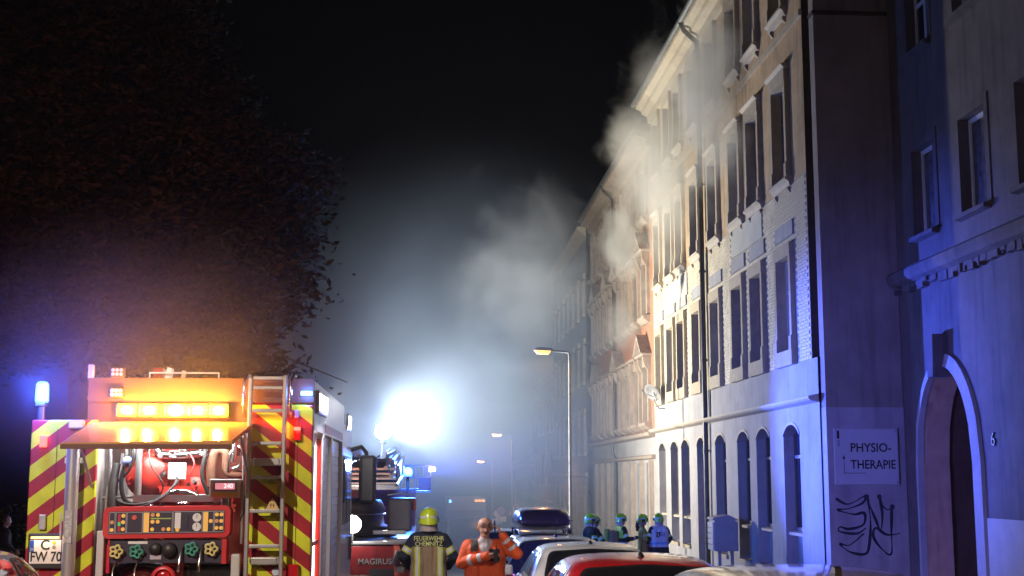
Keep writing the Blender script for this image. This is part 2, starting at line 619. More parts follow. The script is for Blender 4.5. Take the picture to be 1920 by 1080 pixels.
# upper storeys
for fl, (z0, z1) in enumerate(FL):
    for i, c in enumerate(COLS):
        a, b = c - HW, c + HW
        reveal(houseA, TRIM, XA, .20, a, b, z0, z1)
        window(houseA, XA, .18, a, b, z0, z1, FRAME if (i + fl) % 3 else FRAMEW, GLASS if (i * 7 + fl) % 4 else GLASSC, .66)
        t = .15 if fl < 2 else .13
        p = .11
        # jamb stones, proud of the wall, with a broader foot
        for q0, q1 in ((a - t, a), (b, b + t)):
            mb = MB()
            mb.prism([(XA - p, q0), (XA - p, q1), (XA + .0, q1), (XA + .0, q0)], 'z', z0 + .28, z1)
            mb.prism([(XA - p - .03, q0 - .02), (XA - p - .03, q1 + .0), (XA + .0, q1 + .0), (XA + .0, q0 - .02)], 'z', z0 - .02, z0 + .28)
            mb.build('jamb', TRIM, houseA)
        MB().box(XA - p - .01, XA + .001, a - t, b + t, z1 + .001, z1 + .30).build('lintel', TRIM, houseA)
        if fl == 0:
            MB().box(XA - .045, XA + .001, a - t - .05, b + t + .05, z1 + .46, z1 + .80).build('lintel_panel', PLAST_BAND, houseA)
            MB().box(XA - .14, XA + .001, a - t - .04, b + t + .04, z0 - .36, z0 - .022).build('apron', TRIM, houseA)
        else:
            s = MB().prism([(XA, z0 - .02), (XA - .17, z0 - .06), (XA - .17, z0 - .11), (XA - .10, z0 - .15), (XA - .07, z0 - .25), (XA, z0 - .27)], 'y', a - t - .05, b + t + .05).build('sill', TRIM2, houseA)
            for q in (a - .02, b + .02):
                MB().prism([(XA, z0 - .272), (XA - .09, z0 - .272), (XA - .07, z0 - .34), (XA - .02, z0 - .40), (XA, z0 - .40)], 'y', q - .045, q + .045).build('bracket', TRIM, s)
        MB().box(XA - .03, XA + .17, a, b, z0 - .018, z0 + .012).build('sill_plate', ZINC, houseA)
        if fl == 1:
            MB().prism([(XA, z1 + .305), (XA - .14, z1 + .305), (XA - .20, z1 + .38), (XA, z1 + .43)], 'y', a - t - .05, b + t + .05).build('cornice', TRIM2, houseA)
# repaired render patches between the first and second storey
MB().box(XA - .035, XA, 30.9, 34.1, 7.85, 8.55 + .0).build('render_patch', REPAIR, houseA)
MB().box(XA - .035, XA, 40.2, 43.6, 7.75, 8.5).build('render_patch', REPAIR, houseA)
# bricks of the cream brick storey: courses with recessed joints
def brick_spots(d0, d1, z0, z1, L=.25, H=.077, J=.012):
    out = []
    row = 0
    z = z0
    obs = [(h[0] - .17, h[1] + .17, h[2] - .38, h[3] + .30) for h in holesU if h[2] < 8.5] + \
          [(c - HW - .2, c + HW + .2, 7.42, 7.80) for c in COLS] + [(30.9, 34.1, 7.8, 8.6), (40.2, 43.6, 7.7, 8.6)]
    while z + H < z1:
        d = d0 + (L / 2 if row % 2 else 0)
        while d + L - J < d1:
            c = (d, d + L - J, z, z + H - J)
            if not any(c[0] < o[1] and c[1] > o[0] and c[2] < o[3] and c[3] > o[2] for o in obs):
                out.append(c)
            d += L
        z += H
        row += 1
    return out
spots = brick_spots(A0, A1 - .05, 4.57, 8.60)
near = sorted(spots, key=lambda s: s[0] + abs(s[2] - 5.6) * .15)[:300]
nearset = set(near)
bmesh_brick = None
for s in near:
    pr = .012 + rng.random() * .006
    if bmesh_brick is None:
        o = MB().box(-.02, 0, 0, .238, 0, .065).build('brick', BRICK, houseA)
        bmesh_brick = o.data
    else:
        o = bpy.data.objects.new('brick', bmesh_brick)
        COL.objects.link(o)
        o.parent = houseA
    o.location = (XA + .02 - pr, s[0], s[2])
mb = MB()
for s in spots:
    if s in nearset: continue
    pr = .012 + rng.random() * .006
    mb.box(XA - pr, XA + .004, *s)
tag(mb.build('brick_courses', BRICK, houseA), kind='stuff')
# eaves, cornice, gutter, roof
MB().prism([(XA, 14.95), (XA - .10, 14.97), (XA - .14, 15.2), (XA - .32, 15.3), (XA - .36, 15.42), (XA - .55, 15.5), (XA - .55, 15.62), (XA, 15.62)], 'y', A0 - .1, A1).build('eaves_cornice', TRIM, houseA)
MB().tube([(XA - .62, A0 - .1, 15.66), (XA - .62, A1 + .1, 15.66)], .09, 10).build('gutter', ZINC, houseA)
MB().prism([(XA - .6, 15.63), (XA + 4.5, 18.9), (XA + 9, 15.63)], 'y', A0 - .05, A1).build('roof', SLATE, houseA)
MB().box(XA + .75, XA + 9, A0, A1 - .01, -1.8, 15.6).build('core_wall', PLAST_BAND, houseA)
# string course under the third storey
MB().box(XA - .07, XA, A0 - .02, A1 - .02, 12.10, 12.24).build('string_course', TRIM, houseA)
# fluted dark return strip beside the pier
MB().box(XA + .22, XA + .5, 26.5, A0 - .0, 4.56, 15.5).build('return_wall', M('soot_dark_brick', (.06, .04, .03), .9, var=.3, vscale=6, bump=.4), houseA)  # near-black uneven brick tone
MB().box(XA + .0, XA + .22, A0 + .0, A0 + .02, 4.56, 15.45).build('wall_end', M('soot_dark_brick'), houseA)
MB().quad((XA - .012, 26.75, 4.56), (XA + .3, 26.75, 4.56), (XA + .3, A0, 4.56), (XA - .012, A0, 4.56)).build('band_top', TRIM, houseA)
# drainpipes
def drainpipe(parent, X, d, z0, z1, r=.055, kink=None):
    pts = [(X - .12, d, z0), (X - .12, d, z1 - .9), (X - .16, d, z1 - .6), (X - .52, d, z1 - .25), (X - .62, d, z1)]
    if kink:
        pts = [(X - .12, d, z0), (X - .12, d, kink - .3), (X - .22, d, kink - .1), (X - .22, d, kink + .2), (X - .12, d, kink + .5)] + pts[1:]
    mb = MB().tube(pts, r, 10)
    o = mb.build('drainpipe', PIPE, parent)
    z = z0 + 1.2
    while z < z1 - 1:
        MB().cyl((X - .12, d, z), (X - .12, d, z + .07), r + .018).box(X - .1, X, d - .012, d + .012, z + .02, z + .05).build('pipe_collar', PIPE, o)
        z += 2.6
drainpipe(houseA, XA, 37.45, -1.0, 15.6, .075)
mb = MB().tube([(XA - .03, 37.15, 3.8), (XA - .03, 37.15, 12.0)], .02, 6)
mb.build('cable', PIPE, houseA)
for q in set(bpy.data.objects) - n0:
    if q.parent == houseA:
        q.matrix_parent_inverse = Matrix.Translation((-XA, -36.8, 1.0))

# satellite dish hung under a first-floor window
sd = thing('satellite_dish', 'small grey satellite dish bracketed beside a first floor window of the pale house', 'satellite dish', (XA - .12, 44.3, 4.75))
mb = MB().lathe([(0, 0), (.16, .015), (.30, .05), (.40, .095), (.41, .10), (.40, .105), (.30, .06), (.16, .025), (0, .01)], (0, 0, 0), 'x', 24)
o = mb.build('dish', M('dish_grey', (.20, .19, .18), .5, var=.1), sd)
o.scale = (.8, .8, .8); o.location = (-.30, 0, .22); o.rotation_euler = (0, R(150), R(35))
MB().tube([(0.1, .1, -.35), (-.1, .1, -.35), (-.28, 0, -.1), (-.32, 0, .25)], .02, 6).build('bracket', ZINC, sd)
MB().tube([(-.32, 0, .05), (-.6, -.2, .12), (-.72, -.25, .22)], .012, 6).box(-.76, -.70, -.29, -.22, .2, .28).build('receiver_arm', ZINC, sd)

# ------------------------------------------------------------------ neighbour house B, ornate red brick
def under(parent, fn):
    """build in world coordinates, then hang everything new under the parent empty"""
    n0 = set(bpy.data.objects)
    fn()
    inv = Matrix.Translation(-parent.location)
    for q in set(bpy.data.objects) - n0:
        if q.parent == parent:
            q.matrix_parent_inverse = inv

XB = 8.1
houseB = thing('ornate_house', 'ornate red brick house with pedimented windows veiled in smoke', 'house', (XB, 55.2, gz(55)))
BC = [47.9, 50.0, 52.2, 54.3, 57.0, 59.1, 61.2, 63.1]
TRIMB = M('weathered_trim', (.33, .26, .20), .8, var=.2, vscale=3, bump=.3, dirt=.35)
def build_B():
    d0, d1 = 46.52, 64.2
    base = -3.2
    holes = []
    for c in BC:
        holes.append((c - .62, c + .62, base + .3, 2.6))
        for z0, z1 in ((4.15, 6.1), (8.05, 9.95), (11.75, 13.5)):
            holes.append((c - .5, c + .5, z0, z1))
    wall('ground_floor_wall', PLAST_LOW, houseB, XB, d0, d1, base, 3.6, holes)
    wall('upper_wall', REDBR, houseB, XB, d0, d1, 3.6, 14.7, holes)
    MB().prism([(XB, 3.5), (XB - .22, 3.56), (XB - .26, 3.68), (XB, 3.78)], 'y', d0, d1).build('ledge', TRIMB, houseB)
    MB().prism([(XB, 2.72), (XB - .12, 2.76), (XB - .14, 2.86), (XB, 2.9)], 'y', d0, d1).build('ledge', TRIMB, houseB)
    for i, c in enumerate(BC):
        a, b = c - .62, c + .62
        reveal(houseB, PLAST_LOW, XB, .28, a, b, base + .3, 2.6)
        window(houseB, XB, .26, a, b, .0, 2.6, FRAME, GLASS, .72)
        MB().box(XB + .2, XB + .26, a, b, base + .3, -.04).build('parapet_panel', PLAST_LOW, houseB)
        MB().box(XB - .08, XB + .22, a, b, -.1, -.003).build('sill', TRIMB, houseB)
        MB().prism([(XB - .16, a - .38), (XB - .16, a - .12), (XB, a - .08), (XB, a - .42)], 'z', base, 2.70).build('pilaster', TRIMB, houseB)
        for fl, (z0, z1) in enumerate(((4.15, 6.1), (8.05, 9.95), (11.75, 13.5))):
            a, b = c - .5, c + .5
            reveal(houseB, TRIMB, XB, .2, a, b, z0, z1)
            window(houseB, XB, .18, a, b, z0, z1, FRAME, GLASS if (i + fl) % 3 else GLASSC, .66)
            for q in (a - .2, b):
                MB().box(XB - .12, XB, q, q + .2, z0 - .05, z1).build('jamb', TRIMB, houseB)
            MB().box(XB - .13, XB, a - .22, b + .22, z1 + .001, z1 + .34).build('lintel', TRIMB, houseB)
            MB().prism([(XB, z0 - .06), (XB - .26, z0 - .1), (XB - .26, z0 - .2), (XB - .1, z0 - .34), (XB, z0 - .36)], 'y', a - .26, b + .26).build('sill', TRIMB, houseB)
            if fl < 2:
                if i % 3 == 0 or fl == 1 and i % 2 == 0:
                    mb = MB()
                    mb.prism([(a - .38, z1 + .45), (b + .38, z1 + .45), (c, z1 + 1.12)], 'x', XB - .06, XB)
                    mb.prism([(a - .42, z1 + .45), (a - .28, z1 + .45), (c, z1 + 1.02), (c, z1 + 1.2)], 'x', XB - .42, XB)
                    mb.prism([(b + .42, z1 + .45), (c, z1 + 1.2), (c, z1 + 1.02), (b + .28, z1 + .45)], 'x', XB - .42, XB)
                    mb.build('pediment', TRIMB, houseB)
                MB().prism([(XB, z1 + .345), (XB - .32, z1 + .36), (XB - .38, z1 + .43), (XB, z1 + .447)], 'y', a - .42, b + .42).build('cornice', TRIMB, houseB)
                for q in (a - .12, b + .12):
                    MB().prism([(XB - .13, z1 + .34), (XB - .3, z1 + .34), (XB - .26, z1 + .1), (XB - .16, z1 - .12), (XB - .13, z1 - .12)], 'y', q - .08, q + .08).build('bracket', TRIMB, houseB)
    MB().prism([(XB, 14.1), (XB - .14, 14.15), (XB - .2, 14.4), (XB - .55, 14.55), (XB - .55, 14.7), (XB, 14.7)], 'y', d0, d1).build('eaves_cornice', TRIMB, houseB)
    MB().tube([(XB - .62, d0, 14.74), (XB - .62, d1, 14.74)], .08, 10).build('gutter', ZINC, houseB)
    MB().prism([(XB - .6, 14.72), (XB + 4.5, 18), (XB + 9, 14.72)], 'y', d0, d1).build('roof', SLATE, houseB)
    MB().box(XB + .7, XB + 9, d0 + .01, d1 - .01, base, 14.7).build('core_wall', REDBR, houseB)
    drainpipe(houseB, XB, 55.75, -1.6, 14.7, .06, kink=3.2)
under(houseB, build_B)

# ------------------------------------------------------------------ farther houses down the street
def plain_house(name, label, X, d0, d1, base, top, floors, ncol, wmat, gmat_low, roofh=2.5):
    h = thing(name, label, 'house', (X, (d0 + d1) / 2, gz((d0 + d1) / 2)))
    def f():
        sp = (d1 - d0) / ncol
        cs = [d0 + sp * (k + .5) for k in range(ncol)]
        holes = []
        for c in cs:
            for z0, z1 in floors:
                holes.append((c - .5, c + .5, z0, z1))
        zl = floors[0][1] + .8
        wall('ground_floor_wall', gmat_low, h, X, d0, d1, base, zl, holes)
        wall('upper_wall', wmat, h, X, d0, d1, zl, top, holes)
        MB().prism([(X, zl - .08), (X - .16, zl - .04), (X - .16, zl + .06), (X, zl + .1)], 'y', d0, d1).build('ledge', TRIM, h)
        for c in cs:
            for z0, z1 in floors:
                reveal(h, TRIM, X, .2, c - .5, c + .5, z0, z1)
                window(h, X, .18, c - .5, c + .5, z0, z1, FRAMEW, GLASS, .66)
                MB().box(X - .1, X + .002, c - .68, c + .68, z1 + .002, z1 + .25).build('lintel', TRIM, h)
                MB().box(X - .14, X + .002, c - .66, c + .66, z0 - .16, z0 - .002).build('sill', TRIM2, h)
        MB().prism([(X, top - .5), (X - .2, top - .3), (X - .45, top - .15), (X - .45, top), (X, top)], 'y', d0, d1).build('eaves_cornice', TRIM, h)
        MB().prism([(X - .5, top + .002), (X + 4.5, top + roofh), (X + 9, top + .002)], 'y', d0, d1).build('roof', SLATE, h)
        MB().box(X + .7, X + 9, d0 + .01, d1 - .01, base, top).build('core_wall', wmat, h)
    under(h, f)
    return h
GREYP = M('grey_blue_plaster', (.30, .30, .32), .85, var=.12, vscale=1.2, bump=.2, dirt=.25)
OCHP = M('ochre_plaster', (.30, .24, .18), .85, var=.12, vscale=1.2, bump=.2, dirt=.25)
plain_house('grey_house', 'grey plaster house next beyond the ornate red brick house', 7.85, 64.25, 81.5, -4.4, 14.5,
            [(-1.2, 1.4), (3.3, 5.2), (6.8, 8.7), (10.2, 12.0)], 7, GREYP, PLAST_LOW)
plain_house('dark_house', 'lower dark house far down the street beyond the grey plaster house', 8.4, 84, 104, -5.6, 8.6,
            [(-2.6, -.4), (1.6, 3.6), (5.2, 7.1)], 8, OCHP, GREYP, 2.0)
plain_house('distant_house', 'dark distant house where the street fades into smoke', 9.0, 108, 135, -8, 3.2,
            [(-4.4, -2.2), (-.4, 1.6)], 10, GREYP, OCHP, 2.5)

# ------------------------------------------------------------------ house on the far right with the archway, and its pier with the sign
XR = 9.75
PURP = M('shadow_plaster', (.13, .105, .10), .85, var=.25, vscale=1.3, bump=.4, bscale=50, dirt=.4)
PIERM = M('pier_plaster', (.28, .225, .19), .85, var=.22, vscale=1.0, bump=.3, bscale=50, dirt=.35)
PIERL = M('pier_repaint', (.38, .335, .32), .8, var=.18, vscale=1.5, bump=.3, bscale=50, dirt=.25)
houseR = thing('archway_house', 'dim plaster house with a tall arched gateway and house number beside it', 'house', (XR, 20, 0))
WR = [24.75, 22.4, 20.05, 17.7]
def build_R():
    d0, d1 = 12.0, 26.4
    holes = []
    for c in WR:
        holes += [(c - .56, c + .56, 6.85, 8.6), (c - .56, c + .56, 10.6, 12.3), (c - .56, c + .56, 14.2, 15.8)]
    ga, gb = 22.85, 25.45
    holes.append((ga, gb, -.4, 4.15))
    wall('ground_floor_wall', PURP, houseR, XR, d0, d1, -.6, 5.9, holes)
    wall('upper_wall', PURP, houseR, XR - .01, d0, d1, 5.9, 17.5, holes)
    MB().box(XR - .05, XR, d0, ga - .35, -.5, 1.38).build('plinth', M('plinth_plaster', (.42, .38, .36), .8, var=.1, bump=.2), houseR)
    # cornice with a ragged broken underside
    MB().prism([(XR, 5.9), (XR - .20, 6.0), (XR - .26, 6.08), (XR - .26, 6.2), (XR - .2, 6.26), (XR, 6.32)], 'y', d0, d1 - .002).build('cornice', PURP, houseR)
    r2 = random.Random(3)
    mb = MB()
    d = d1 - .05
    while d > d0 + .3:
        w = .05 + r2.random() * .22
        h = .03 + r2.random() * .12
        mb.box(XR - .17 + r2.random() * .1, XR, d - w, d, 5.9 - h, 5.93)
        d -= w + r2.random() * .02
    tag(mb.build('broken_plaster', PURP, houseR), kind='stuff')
    # arch
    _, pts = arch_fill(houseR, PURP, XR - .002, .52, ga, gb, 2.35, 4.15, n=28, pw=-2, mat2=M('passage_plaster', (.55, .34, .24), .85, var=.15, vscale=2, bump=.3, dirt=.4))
    reveal(houseR, M('passage_plaster', (.55, .34, .24), .85, var=.15, vscale=2, bump=.3, dirt=.4), XR, .52, ga, gb, -.4, 4.15)
    reveal(houseR, M('gate_brown', (.10, .05, .03), .6, var=.3, vscale=3), XR + .522, 2.45, ga - .08, gb + .08, -.4, 4.2, name='passage')  # inner passage walls coloured dark brown for the shade inside
    arch_fill(houseR, M('gate_brown'), XR + .523, 1.2, ga - .07, gb + .07, 2.35, 4.19, n=28, pw=-2)
    MB().box(XR + 2.96, XR + 3.02, ga, gb, -.4, 4.15).build('gate', M('gate_brown', (.10, .05, .03), .6, var=.3, vscale=3), houseR)
    outline = [(gb + .01, -.4)] + [(p, z) for p, z in reversed(pts)] + [(ga - .01, -.4)]
    mb = MB()
    cx, cz = (ga + gb) / 2, 2.2
    def offs(p, t):
        v = Vector((p[0] - cx, max(0, p[1] - 2.55))); v = v.normalized() if v.length > 1e-6 else Vector((0, 1))
        return (p[0] + v.x * t, p[1] + v.y * t)
    for p, q in zip(outline, outline[1:]):
        a, b = offs(p, .24), offs(q, .24)
        mb.add([(XR - .12, *p), (XR - .12, *q), (XR - .07, *b), (XR - .07, *a), (XR + .02, *p), (XR + .02, *q), (XR, *b), (XR, *a)],
               [(0, 1, 2, 3), (0, 4, 5, 1), (3, 2, 6, 7)])
    mb.build('arch_surround', M('arch_trim', (.40, .37, .37), .8, var=.12, bump=.2, dirt=.2), houseR)
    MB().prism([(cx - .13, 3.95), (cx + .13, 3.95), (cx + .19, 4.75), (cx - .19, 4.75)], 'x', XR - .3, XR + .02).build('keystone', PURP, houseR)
    for c in WR:
        for z0, z1 in ((6.85, 8.6), (10.6, 12.3), (14.2, 15.8)):
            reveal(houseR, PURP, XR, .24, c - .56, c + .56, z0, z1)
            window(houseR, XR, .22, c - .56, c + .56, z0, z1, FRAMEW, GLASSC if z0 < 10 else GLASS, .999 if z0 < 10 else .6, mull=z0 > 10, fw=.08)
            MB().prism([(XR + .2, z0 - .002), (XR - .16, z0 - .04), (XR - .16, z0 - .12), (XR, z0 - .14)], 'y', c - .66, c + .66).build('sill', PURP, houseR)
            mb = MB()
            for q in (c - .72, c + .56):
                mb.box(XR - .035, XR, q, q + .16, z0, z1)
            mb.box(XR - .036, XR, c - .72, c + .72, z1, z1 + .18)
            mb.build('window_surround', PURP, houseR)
    MB().prism([(XR - .5, 17.52), (XR + 4, 20.5), (XR + 9, 17.52)], 'y', d0, d1).build('roof', SLATE, houseR)
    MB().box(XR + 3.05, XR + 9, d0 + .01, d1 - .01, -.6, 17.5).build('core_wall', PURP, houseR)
    text('house_number', '6', .34, M('number_black', (.02, .02, .03), .5), houseR, (XR - .02, 22.15, 2.72), Matrix.Rotation(R(-90), 3, 'Z') @ Matrix.Rotation(R(90), 3, 'X'), ext=.012)
under(houseR, build_R)

PY = 26.42
pier = thing('plaster_pier', 'blank plaster pier wall between the pale house and the archway house', 'pier', (9, PY, 0))
def build_pier():
    MB().box(8.13, XR - .002, PY, 26.74, -.6, 3.5).build('lower_wall', PIERL, pier)
    MB().box(8.135, XR - .002, PY + .006, 26.74, 3.501, 16.5).build('upper_wall', PIERM, pier)
    MB().box(8.10, XR - .002, PY - .04, 26.7, 11.86, 11.94).build('band', M('soot_dark_brick'), pier)
    # sprayed scrawl on the lower wall
    SPR = M('spray_paint_violet_black', (.045, .035, .06), .6)
    def U(px, py):  # plan of the scrawl, in metres on the wall (scaled from a 300 x 320 sheet)
        return (8.22 + px * .00498, PY - .004, .30 + (320 - py) * .00452)
    sc = [[(10, 20), (60, 45), (130, 10), (120, 40), (60, 65), (15, 70), (80, 90), (125, 85), (120, 135), (60, 155), (25, 145), (20, 165), (90, 175), (130, 150)],
          [(140, 5), (150, 120), (140, 230), (120, 265), (60, 255), (20, 220), (60, 225), (120, 175)],
          [(135, 10), (170, 110), (190, 160), (200, 90), (190, 10)],
          [(190, 10), (200, 50), (225, 70), (245, 55)],
          [(240, 60), (235, 160), (230, 265), (190, 240), (160, 190), (170, 150), (215, 180), (270, 175)]]
    for k, st in enumerate(sc):
        pts = []
        m = len(st)
        for i in range(m - 1):
            p0 = Vector(st[max(i - 1, 0)]); p1 = Vector(st[i]); p2 = Vector(st[i + 1]); p3 = Vector(st[min(i + 2, m - 1)])
            for j in range(7):
                t = j / 7
                q = .5 * ((2 * p1) + (-p0 + p2) * t + (2 * p0 - 5 * p1 + 4 * p2 - p3) * t * t + (-p0 + 3 * p1 - 3 * p2 + p3) * t ** 3)
                pts.append(q)
        pts.append(Vector(st[-1]))
        mb = MB()
        for a, b in zip(pts, pts[1:]):
            dv = (b - a)
            if dv.length < 1e-4: continue
            n = Vector((-dv.y, dv.x)).normalized() * (4.4 + 2.2 * math.sin(k * 1.7 + a.x * .045 + a.y * .03))
            e = dv.normalized() * 1.0
            yy = -.0004 * k
            q = [U(*(a - n - e)), U(*(b - n + e)), U(*(b + n + e)), U(*(a + n - e))]
            mb.add([(p[0], p[1] + yy, p[2]) for p in q], [(0, 1, 2, 3)])
        tag(mb.build('graffiti', SPR, pier), kind=None)
    for (x, y) in ((135, 12), (190, 12), (243, 57)):
        MB().lathe([(0, 0), (.05, 0)], (U(x, y)[0], PY - .007, U(x, y)[2]), 'y', 14).build('graffiti', SPR, pier)
under(pier, build_pier)

sign = thing('practice_sign', 'white therapy practice sign with black lettering and an arrow on the pier', 'sign', (8.92, PY - .03, 2.5))
MB().cbox(-.67, .67, -.02, .02, -.57, .57, .018).build('board', M('sign_white', (.50, .48, .48), .5, var=.06, vscale=3), sign)
INK = M('sign_ink', (.01, .01, .012), .6)
RX = Matrix.Rotation(R(90), 3, 'X')
text('lettering', 'PHYSIO-', .25, INK, sign, (-.335, -.021, .17), RX, ext=.001, bold=.004, align='LEFT', sx=.93)
text('lettering', 'THERAPIE', .25, INK, sign, (-.335, -.021, -.17), RX, ext=.001, bold=.004, align='LEFT', sx=.86)
mb = MB().box(-.475, -.465, -.0225, -.018, -.34, -.02).box(-.465, -.02, -.0225, -.018, -.34, -.33)
mb.add([(-.50, -.0225, -.05), (-.44, -.0225, -.05), (-.47, -.0225, .03)], [(0, 1, 2)])
mb.build('arrow', INK, sign)
MB().box(-.60, -.55, -.023, -.018, .36, .52).build('emblem', INK, sign)
MB().box(-.59, -.55, -.0225, -.018, .20, .33).build('emblem', M('emblem_grey', (.25, .25, .26), .6), sign)

for x in (-.62, .62):
    for z in (-.52, .52):
        MB().cyl((x, -.02, z), (x, -.027, z), .014, n=10).build('screw', ZINC, sign)

# soot smeared above windows the smoke came out of
def soot(parent, X, d0, d1, z0, z1, seed):
    m = bpy.data.materials.new('soot_%d' % seed); m.use_nodes = True
    nt = m.node_tree; b = nt.nodes['Principled BSDF']
    b.inputs['Base Color'].default_value = (.012, .011, .010, 1); b.inputs['Roughness'].default_value = .95
    tc = nt.nodes.new('ShaderNodeTexCoord'); sp = nt.nodes.new('ShaderNodeSeparateXYZ')
    nt.links.new(tc.outputs['Generated'], sp.inputs[0])
    def mth(op, a, bb=None, c=None):
        n = nt.nodes.new('ShaderNodeMath'); n.operation = op
        for i, q in enumerate((a, bb, c)):
            if q is None: continue
            if isinstance(q, (int, float)): n.inputs[i].default_value = q
            else: nt.links.new(q, n.inputs[i])
        return n.outputs[0]
    u = mth('ABSOLUTE', mth('MULTIPLY_ADD', sp.outputs[1], 2.0, -1.0))
    side = mth('SUBTRACT', 1.0, mth('POWER', u, 2.0))
    up = mth('SUBTRACT', 1.0, sp.outputs[2])
    nz = nt.nodes.new('ShaderNodeTexNoise'); nz.inputs['Scale'].default_value = 3.2; nz.inputs['Detail'].default_value = 7
    mp = nt.nodes.new('ShaderNodeMapping'); mp.inputs['Scale'].default_value = (1, 1, .45); mp.inputs['Location'].default_value = (seed, seed * 2, 0)
    nt.links.new(tc.outputs['Object'], mp.inputs[0]); nt.links.new(mp.outputs[0], nz.inputs['Vector'])
    al = mth('MULTIPLY', mth('MULTIPLY', side, up), mth('MULTIPLY_ADD', nz.outputs[0], 2.2, -.25))
    al = mth('MINIMUM', mth('MAXIMUM', al, 0.0), .9)
    nt.links.new(al, b.inputs['Alpha'])
    return MB().quad((X, d0, z0), (X, d1, z0), (X, d1, z1), (X, d0, z1)).build('soot_stain', m, parent)
def soot_A():
    for k, (c, z) in enumerate(((33.45, 15.0), (36.1, 15.0), (36.1, 11.42), (41.1, 11.42))):
        soot(houseA, XA - .03, c - .85, c + .85, z, z + (.42 if z > 14 else 1.25), k + 1)
under(houseA, soot_A)
def soot_B():
    for k, (c, z) in enumerate(((47.9, 10.4), (50.0, 10.4), (50.0, 6.6))):
        soot(houseB, XB - .02, c - .9, c + .9, z, z + 1.3, k + 11)
under(houseB, soot_B)

# ------------------------------------------------------------------ street lamps (sodium)
SOD = (1.0, .42, .10)
POLE = M('lamp_post_grey', (.13, .135, .135), .5, metal=.3, var=.15, vscale=5)
SODM = M('sodium_lens', (.8, .6, .3), .4, emit=(1, .30, .04), estr=5)
def street_lamp(label, X, d, z0, h, arm, power, adir=-1, col=SOD, lens=None):
    t = thing('street_lamp', label, 'street lamp', (X, d, z0), 0, 'sodium street lamps along the pavement')
    MB().tube([(0, 0, 0), (0, 0, 1.0), (0, 0, 1.02), (0, 0, h - .1), (adir * .05, 0, h), (adir * arm, 0, h + .05)], [.085, .085, .06, .045, .04, .032], 10).build('post', POLE, t)
    hx = adir * arm
    mb = MB().prism([(hx - adir * .0, h + .09), (hx + adir * .05, h + .13), (hx + adir * .45, h + .16), (hx + adir * .62, h + .10), (hx + adir * .62, h + .06), (hx, h + .03)], 'y', -.13, .13)
    hd = mb.build('lamp_head', POLE, t)
    MB().prism([(hx + adir * .06, h + .045), (hx + adir * .58, h + .058), (hx + adir * .5, h - .05), (hx + adir * .14, h - .06)], 'y', -.11, .11).build('lens', lens or SODM, hd)
    lamp('sodium_light', 'SPOT', t, (hx + adir * .32, 0, h - .14), power, col, .08, (0, 0, -1), spot=165, blend=.35)
    return t
street_lamp('tall lit street lamp nearest the burning house, its arm over the road', 4.6, 42.3, gz(42.3) + .115, 6.75 + .25, .55, 260)
street_lamp('second lit street lamp down the street, half lost in the smoke', 4.6, 71.5, gz(71.5) + .115, 6.85, .5, 420, lens=M('sodium_lens_far', (.8, .6, .3), .4, emit=(1, .38, .08), estr=22))
street_lamp('smallest and most distant lit street lamp in the smoke', 4.6, 93.1, gz(93.1) + .115, 6.95, .5, 420, lens=M('sodium_lens_far'))
lb = street_lamp('street lamp standing behind the photographer beyond the picture edge', 5.0, -7.0, .115, 7.0, .6, 3000)
street_lamp('street lamp on the left pavement beside the photographer outside the picture', -6.4, 2.0, .115, 6.6, .6, 4200, 1, (1, .82, .66))
def bare_post(label, X, d, h, r=.05):
    t = thing('post', label, 'post', (X, d, gz(d) + .115))
    MB().tube([(0, 0, 0), (0, 0, h * .98), (0, 0, h)], [r, r * .8, r * .3], 8).build('shaft', POLE, t)
    MB().lathe([(r * 1.6, 0), (r * 1.6, .3), (r, .36)], (0, 0, 0), 'z', 10).build('base', POLE, t)
    return t
bare_post('bare thin post between the far street lamp and the grey house', 5.6, 62, 5.8)
bare_post('short bare post left of the triangular crossing sign', 4.4, 66, 4.2, .04)

# ------------------------------------------------------------------ traffic signs
ENA_W = M('sign_enamel_white', (.7, .7, .7), .35); ENA_R = M('sign_enamel_red', (.5, .02, .03), .35); ENA_B = M('sign_enamel_blue', (.02, .07, .40), .35)
def round_sign(name, label, x, d, z, r, post_h, kind):
    t = thing(name, label, 'road sign', (x, d, gz(d) + .115))
    zz = z - (gz(d) + .115)
    MB().tube([(0, .03, 0), (0, .03, zz + r)], .03, 8).build('post', POLE, t)
    MB().lathe([(0, -.012), (r, -.012), (r, .0), (0, .0)], (0, 0, zz), 'y', 28, smooth=False).build('disc', ENA_R, t)
    MB().lathe([(0, -.016), (r * .80, -.016), (r * .80, -.012)], (0, 0, zz), 'y', 28, smooth=False).build('face', ENA_B if kind == 'stop' else ENA_W, t)
    if kind == 'stop':
        mb = MB()
        for s in (-1, 1):
            n = Vector((s * math.cos(R(45)), math.sin(R(45)))); m = Vector((-n.y, n.x)) * r * .09
            a = n * r * .78; b = -n * r * .78
            y = -.018 - .001 * s
            mb.add([(a.x + m.x, y, zz + a.y + m.y), (b.x + m.x, y, zz + b.y + m.y), (b.x - m.x, y, zz + b.y - m.y), (a.x - m.x, y, zz + a.y - m.y)], [(0, 1, 2, 3)])
        mb.build('cross', ENA_R, t)
    MB().box(-.30, .30, -.012, 0, zz - r - .36, zz - r - .06).build('extra_plate', ENA_W, t)
    return t
round_sign('no_entry_for_vehicles_sign', 'round white road sign with a red rim behind the blue no stopping sign', 4.02, 75.6, .04, .23, 2.4, 'ban')
round_sign('no_stopping_sign', 'round blue no stopping sign with a red cross', 4.20, 75.0, .19, .235, 2.4, 'stop')
t = thing('crossing_sign', 'triangular warning sign with a walking figure beside the roof box car', 'road sign', (5.05, 75.0, gz(75) + .115))
zz = .32 - gz(75) - .115
